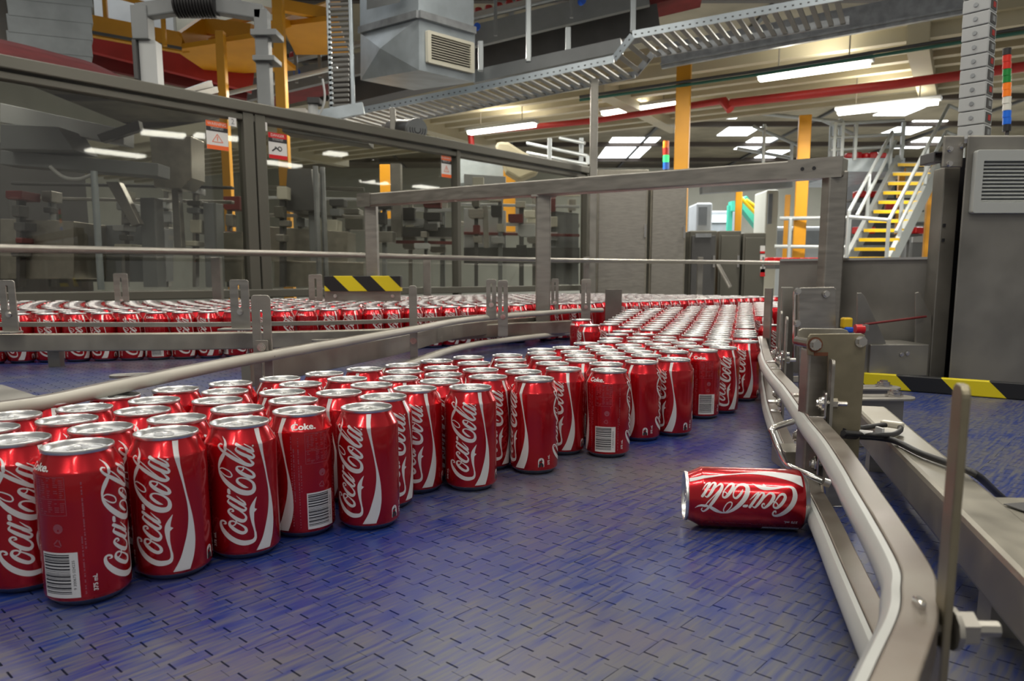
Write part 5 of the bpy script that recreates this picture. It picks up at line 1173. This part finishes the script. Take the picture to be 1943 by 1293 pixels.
# yellow platform, upper left
t = thing('yellow_platform', 'yellow steel mezzanine platform with rails at the upper left', 'platform', P(350, 90, 8.5))
bar(165, 48, 8.0, 345, 82, 8.4, .08, .20, 'edge_beam', 'yellow', t); bar(345, 82, 8.4, 390, 50, 8.8, .08, .2, 'edge_beam', 'yellow', t); bar(390, 50, 8.8, 480, 62, 8.6, .1, .16, 'edge_beam', 'yellow', t)
MB().add([P(340, 95, 8.4), P(480, 70, 8.2), P(480, 120, 9.6), P(350, 118, 9.8)], [(0, 1, 2, 3)])
mb = MB(); q = [P(330, 90, 8.4), P(480, 70, 8.0), P(560, 88, 9.2), P(400, 118, 9.4)]; mb.prism([(p.x-q[0].x, p.y-q[0].y) for p in q], q[0], (1, 0, 0), (0, 1, 0), (0, 0, 1), .05); mb.build('deck', M['yellow'], t)
for u, v0, v1, Y, wd in ((418, 60, 192, 8.0, .085), (527, -10, 206, 7.7, .10)): post(u, v0, v1, Y, wd, 'post', 'yellow', t, -.9)
for u in (197, 306): post(u, -20, 62 if u < 250 else 88, 8.1, .04, 'rail_post', 'yellow', t)
bar(225, -6, 8.1, 300, 14, 8.2, .03, .04, 'top_rail', 'yellow', t)
for u0, v0, u1, v1 in ((168, 60, 345, 92),): bar(u0, v0, 7.95, u1, v1, 8.3, .01, .03, 'groove', 'greydark', t)
bar(520, 8, 7.9, 625, 28, 8.2, .08, .11, 'upper_beam', 'yellow', t); bar(520, 50, 7.9, 640, 5, 9.5, .08, .10, 'upper_beam', 'yellow', t); bar(470, 10, 8.8, 520, 22, 8.2, .05, .06, 'upper_beam', 'yellow', t)
mb = MB(); q = [P(535, 45, 8.2), P(640, 28, 8.0), P(660, 60, 9.2), P(560, 75, 9.2)]; mb.prism([(p.x-q[0].x, p.y-q[0].y) for p in q], q[0], (1, 0, 0), (0, 1, 0), (0, 0, 1), .05); mb.build('deck', M['yellow'], t)
for u0, v0, u1, v1 in ((395, 70, 465, 50), (480, 80, 520, 105), (430, 45, 490, 30), (560, 75, 620, 60)): bar(u0, v0, 9.2, u1, v1, 9.0, .05, .06, 'brace', 'yellow', t)
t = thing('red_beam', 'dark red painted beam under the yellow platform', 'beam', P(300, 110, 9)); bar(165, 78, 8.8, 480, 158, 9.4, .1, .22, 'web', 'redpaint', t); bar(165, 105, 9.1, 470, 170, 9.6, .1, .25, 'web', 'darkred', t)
t = thing('cream_panel', 'cream panel wall low behind the red beam', 'panel', P(300, 160, 9.8)); bar(165, 135, 9.8, 520, 185, 10.2, .05, .45, 'sheet', 'wall', t)
bx((175, -30), (330, 60), 12.5, .1, 'white_board', 'greylight', t); bx((330, -30), (520, 75), 13, .1, 'white_board', 'wall', t)
t = thing('clad_block', 'pale grey panelled housing at the upper left corner', 'housing', P(95, 110, 6.4))
for k in range(6): v = -40+k*31; bar(15, v, 6.2, 173, v+17, 6.5, .3, .134, 'cladding_panel', 'clad', t, .004)
bar(-60, 20, 6.6, 15, 26, 6.6, .3, .7, 'dark_return', 'greydark', t)
# red hood
hood = thing('red_hood', 'dark red corrugated curved cover on top of the enclosure, upper left', 'cover', P(120, 130, 4.6)); up1 = [(-60, 62), (0, 74), (60, 88), (120, 104), (175, 119), (240, 150), (305, 180)]; lo1 = [(-60, 128), (0, 133), (60, 143), (120, 153), (175, 162), (240, 174), (305, 186)]
mb = MB(); n = 9; vs = []
for (u, v), (u2, v2) in zip(spline(up1, 4), spline(lo1, 4)):
    y0_ = EP(u, 0).y+.15; 
    for k in range(n):
        f = k/(n-1); vv = v+(v2-v)*f; vs.append(P(u+(u2-u)*f, vv, y0_+.5*(1-f)**1.5+(.012 if k % 2 else 0)))
m_n = len(vs)//n; mb.add(vs, [(i*n+k, i*n+k+1, (i+1)*n+k+1, (i+1)*n+k) for i in range(m_n-1) for k in range(n-1)]); o = mb.build('corrugated_sheet', M['hood'], hood, 60)
so = o.modifiers.new('solid', 'SOLIDIFY'); so.thickness = .01
# grey portal arm with black motor
t = thing('portal_arm', 'grey steel portal with a black ribbed motor above the enclosure', 'machine frame', P(380, 200, 5.4)); Yp = 5.4
bar(262, 24, Yp, 340, 12, Yp, .09, .1, 'cross_arm', 'grey', t, .01); bar(410, 12, Yp, 500, 26, Yp, .09, .10, 'cross_arm', 'grey', t, .01); bar(300, 18, Yp, 460, 14, Yp, .06, .08, 'cross_arm', 'grey', t)
post(269, 14, 78, Yp, .11, 'upright', 'grey', t); post(497, 20, 215, Yp, .09, 'upright', 'grey', t); bx((474, 54), (524, 66), Yp-.08, .18, 'flange', 'grey', t); bx((478, 104), (520, 114), Yp-.08, .18, 'flange', 'grey', t)
bx((262, 76), (300, 166), Yp-.02, .1, 'pale_box', 'greylight', t); bx((249, 74), (262, 150), Yp-.05, .06, 'dark_edge', 'greydark', t)
c = P(373, 8, Yp-.02); mt = MB(); mt.tube([c-Vector((.14, 0, 0)), c+Vector((.14, 0, 0))], .075, 20); mo = mt.build('motor', M['rubber'], t, 40)
for k in range(14): x = c.x-.13+k*.02; MB().tube([(x, c.y, c.z), (x+.008, c.y, c.z)], .09, 16).build('cooling_rib', M['rubber'], mo, 40)
# small robots / fittings on enclosure top
t = thing('hose_clamp_head', 'black and grey gripper fittings lying on the enclosure roof', 'fitting', EP(335, 1.27)); bx((318, 168), (350, 186), 5.2, .1, 'black_grip', 'rubber', t); bar(350, 178, 5.3, 400, 160, 5.6, .03, .05, 'arm', 'steel', t); bar(345, 186, 5.2, 410, 170, 5.6, .03, .04, 'arm', 'steel', t)
t = thing('regulator', 'grey air regulator with hoses near the vertical cable tray', 'regulator', P(590, 210, 5.5)); MB().tube([P(594, 222, 5.5), P(594, 192, 5.5)], .035, 12).build('bowl', M['greylight'], t, 40); bx((582, 184), (606, 196), 5.45, .1, 'body', 'rubber', t); bx((540, 205), (580, 216), 5.3, .08, 'manifold', 'steel', t)
MB().tube(spline([tuple(P(u, v, 5.5)) for u, v in ((612, 150), (616, 190), (600, 225), (570, 238))], 5), .008, 6).build('hose', M['greylight'], t, 40)
# electric motor with fan cowl
t = thing('electric_motor', 'grey electric motor with round fan grille on the enclosure top', 'motor', P(775, 262, 6.2)); a, b_ = P(745, 246, 6.5), P(787, 246, 6.15)
MB().tube([a, b_], .078, 20).build('motor_body', M['greydark'], t, 40); dv = (b_-a).normalized(); cw = MB().tube([b_, b_+dv*.05], .085, 20).build('fan_cowl', M['grey'], t, 40)
mb = MB(); e_ = b_+dv*.052; sx_ = dv.cross(Vector((0, 0, 1))).normalized(); n = 20
for r0 in (.03, .05, .07): mb.add([e_+sx_*s_*math.cos(2*PI*k/n)+Vector((0, 0, 1))*s_*math.sin(2*PI*k/n) for s_ in (r0, r0-.007) for k in range(n)], [(k, (k+1) % n, n+(k+1) % n, n+k) for k in range(n)])
mb.build('fan_grille', M['black'], cw); post(745, 205, 262, 6.3, .045, 'post', 'steel_dark', t)
# horn / chute behind the enclosure right
t = thing('chute_hood', 'beige curved chute hood behind the right enclosure window', 'chute', P(980, 320, 8.4)); a = P(975, 300, 8.6)
mb = MB(); pr_ = [P(u, v, 8.5) for u, v in ((940, 282), (945, 273), (965, 274), (990, 290), (1025, 310), (1020, 330), (985, 345), (960, 330))]; o_ = pr_[0]; mb.prism([(p.x-o_.x, p.z-o_.z) for p in pr_], o_, (1, 0, 0), (0, 0, 1), (0, 1, 0), .3); mb.build('hood', M['beige'], t, bevel=.03)
bx((868, 300), (960, 348), 9.5, .3, 'pale_duct', 'galv', t); bx((955, 320), (978, 440), 9.0, .15, 'yellow_guard', 'orange_yellow', t); bx((720, 312), (742, 420), 9.0, .12, 'orange_guard', 'orange_yellow', t)
# walkways and handrails far right -------------------------------------
t = thing('metal_stairs', 'grey metal stairs with yellow tread edges and handrails at right', 'stairs', P(1650, 560, 11)); Ys = 11
bar(1607, 500, 10.6, 1706, 306, 11.8, .06, .22, 'stringer', 'rail', t); bar(1686, 503, 10.2, 1780, 316, 11.4, .06, .22, 'stringer', 'rail', t)
for k in range(11):
    f = k/10; u0 = 1612+f*92; u1 = 1690+f*84; v = 490-f*178; y0_ = 10.55+1.2*f; y1_ = 10.2+1.2*f
    tr = MB().beam(P(u0, v, y0_), P(u1, v, y1_), .22, .03).build('tread', M['galv_dark'], t); MB().beam(P(u0, v+1, y0_-.1), P(u1, v+1, y1_-.1), .03, .045).build('nosing', M['yplastic'], tr)
for L_ in (((1611, 402, 10.5), (1693, 250, 11.7)), ((1626, 410, 10.5), (1700, 268, 11.7)), ((1687, 418, 10.1), (1800, 200, 11.4)), ((1700, 440, 10.1), (1795, 250, 11.3)), ((1611, 412, 10.5), (1687, 418, 10.1)), ((1800, 200, 11.4), (1832, 213, 11.4)), ((1832, 213, 11.4), (1828, 300, 11.4)), ((1795, 250, 11.3), (1825, 262, 11.3))): tb(L_, .025, 'handrail', 'rail', t)
for u, v0, v1, Y in ((1611, 402, 500, 10.5), (1650, 330, 420, 11), (1693, 250, 320, 11.7), (1687, 415, 500, 10.1), (1712, 370, 470, 10.4), (1760, 280, 350, 11)): post(u, v0, v1, Y, .04, 'baluster', 'rail', t)
t = thing('stair_landing', 'grey steel landing platform at the head of the stairs', 'platform', P(1640, 320, 12)); bx((1606, 300), (1716, 326), 11.8, 2.0, 'deck', 'galv', t)
for u in (1585, 1600, 1625, 1715): post(u, 232 if u > 1580 else 240, 305, 11.8, .05, 'post', 'rail', t)
for v in (236, 262, 285): tb([(1575, v, 11.8), (1716, v-8, 11.8)], .025, 'handrail', 'rail', t)
for k in range(5):
    a = P(1610+k*16, 296, 12.0); tag(MB().box(a, (.10, .12, .08+.03*(k % 2)), .3*k).build('red_bag', M['rplastic'], bevel=.02), 'crumpled red package heaped on the stair landing', 'package', 'red packages on the landing')
t = thing('far_walkway', 'far grey walkway with tube handrails behind the yellow columns', 'walkway', P(1480, 300, 14))
for L_ in (((1430, 240, 12.5), (1520, 278, 13)), ((1400, 282, 12.5), (1500, 300, 13)), ((1440, 215, 13), (1600, 232, 12)), ((1560, 228, 12.2), (1620, 255, 12.2)), ((1480, 415, 11.5), (1620, 413, 11)), ((1470, 468, 11.5), (1690, 470, 10.8)), ((1330, 330, 15), (1500, 333, 15))): tb(L_, .028, 'handrail', 'rail', t)
for u, v0, v1, Y in ((1451, 236, 330, 12.6), (1503, 270, 330, 12.9), (1500, 415, 500, 11.4), (1578, 228, 300, 12.3), (1595, 225, 300, 12.2), (1612, 413, 500, 11)): post(u, v0, v1, Y, .045, 'stanchion', 'rail', t)
bar(1330, 362, 14, 1500, 350, 14, .2, .12, 'edge_beam', 'grey', t); bar(1330, 342, 15, 1620, 330, 15, .3, .1, 'edge_beam', 'darkred', t)
t = thing('left_walkway', 'short grey handrail frame right of the enclosure end', 'handrail', P(1060, 300, 9.5))
for L_ in (((1000, 272, 9.5), (1115, 296, 9)), ((1000, 290, 9.5), (1115, 312, 9)), ((1115, 296, 9), (1115, 312, 9)), ((1062, 262, 9.3), (1110, 272, 9.1))): tb(L_, .02, 'handrail', 'rail', t)
for u in (1043, 1103): post(u, 262, 315, 9.2, .05, 'post', 'rail', t)
# teal stair and far plant
t = thing('green_stairs', 'teal green stairs with yellow handrails far away in the hall', 'stairs', P(1430, 470, 24))
bar(1405, 380, 24, 1452, 440, 24, .4, .35, 'stringer', 'green', t); bar(1385, 392, 24, 1405, 392, 24, .4, .3, 'landing', 'green', t); tb([(1415, 380, 23.5), (1462, 412, 23.5)], .06, 'handrail', 'yplastic', t); tb([(1405, 375, 23.5), (1458, 430, 23.5)], .06, 'handrail', 'yplastic', t); post(1385, 390, 440, 24, .15, 'post', 'green', t, -.9); post(1450, 430, 440, 24, .15, 'post', 'green', t, -.9)
for u0, u1, v0, v1, Y, m_, lb in ((1322, 1345, 385, 470, 22, 'greylight', 'pale tall tank far behind the low cabinets'), (1455, 1468, 360, 490, 20, 'wall', 'cream pillar between the far orange columns'), (1340, 1392, 400, 445, 26, 'grey', 'grey far machine left of the green stairs'), (1468, 1560, 430, 500, 22, 'greylight', 'pale far machinery behind the handrails'),
                                  (1640, 1700, 340, 420, 16, 'greydark', 'dark machine behind the stairs'), (1730, 1765, 420, 500, 15, 'grey', 'grey round-ended machine right of the stairs')):
    t = thing('far_machine', lb, 'machine', P((u0+u1)/2, 560, Y)); bx((u0, v0), (u1, 528+1.15*F/Y), Y, 1.0, 'housing', m_, t, .05); bx((u0+4, v0+8), (u1-4, v0+(v1-v0)*.5), Y-.05, .05, 'panel', 'grey' if m_ != 'grey' else 'greylight', t, 0)
for k in range(9):
    u = 1460+k*13; a = P(u, 496, 9.5+k*.1); tag(MB().box(a, (.09, .12, .09), .2*k).build('red_pack', M['rplastic'], bevel=.01), 'small red pack on the far conveyor behind the low steel wall', 'package', 'red packs on the far conveyor')
for k, (u, v) in enumerate(((1630, 377), (1646, 377), (1664, 377), (1690, 400), (1720, 445), (1738, 445), (1628, 445), (1650, 445))):
    a = P(u, v, 13.5)+Vector((0, 0, .065)); tag(MB().box(a, (.16, .2, .12), .4*k).build('red_pack', M['rplastic'], bevel=.02), 'red wrapped pack on shelves behind the stairs', 'package', 'red packs behind the stairs')
S.render.use_motion_blur = False
# supports for the packs in the background
t = thing('far_conveyor', 'far low conveyor carrying small red packs behind the low steel wall', 'conveyor', P(1510, 530, 9.9)); a, b_ = P(1450, 502, 9.4), P(1580, 502, 10.4)
MB().beam(a+Vector((0, 0, -.03)), b_+Vector((0, 0, -.03)), .3, .05).build('belt', M['greydark'], t); MB().box(((a.x+b_.x)/2, 9.9, (a.z-.95)/2), (.1, .1, a.z+.83)).build('leg', M['grey'], t)
t = thing('storage_rack', 'dark rack holding red wrapped packs behind the stairs', 'rack', P(1680, 560, 13.6))
for z in (P(1630, 377, 13.5).z, P(1630, 400, 13.5).z, P(1630, 445, 13.5).z): a = P(1675, 400, 13.6); MB().box((a.x, 13.6, z-.02), (1.2, .5, .03)).build('shelf', M['greydark'], t)
for u in (1618, 1737): a = P(u, 400, 13.6); MB().box((a.x, 13.8, 0), (.05, .05, 1.9)).build('upright', M['grey'], t)

# ceiling lamps on the other side of the hall, mirrored in the safety windows
def mirr(u, v):
    c = EP(u, 0); g = P(u, v, c.y); d0 = g-Vector((0, 0, H)); r_ = d0-en*2*d0.dot(en); return g+r_*((2.9-g.z)/r_.z)
for (a, b_) in (((168, 284), (272, 297)), ((272, 250), (352, 258)), ((372, 256), (455, 264)), ((505, 307), (567, 316)), ((620, 290), (655, 294)), ((705, 299), (785, 306)), ((690, 343), (735, 349)), ((790, 353), (827, 358))):
    p, q = mirr(*a), mirr(*b_); t = thing('ceiling_lamp', 'ceiling lamp over the aisle, seen only as a reflection in the enclosure windows', 'ceiling lamp', (p+q)/2, 'lamps mirrored in the enclosure windows')
    MB().beam(p, q, .3, .05).build('diffuser', M['lamp'], t); MB().beam(p+Vector((0, 0, .05)), q+Vector((0, 0, .05)), .32, .05).build('housing', M['greylight'], t)
for (x, y) in ((-2.6, 9.0), (-.6, 9.6)):
    area(x, y, 2.4, 1.3, .2, LDIR, 60)  # added fill brightening the space behind the enclosure windows, no fixture here
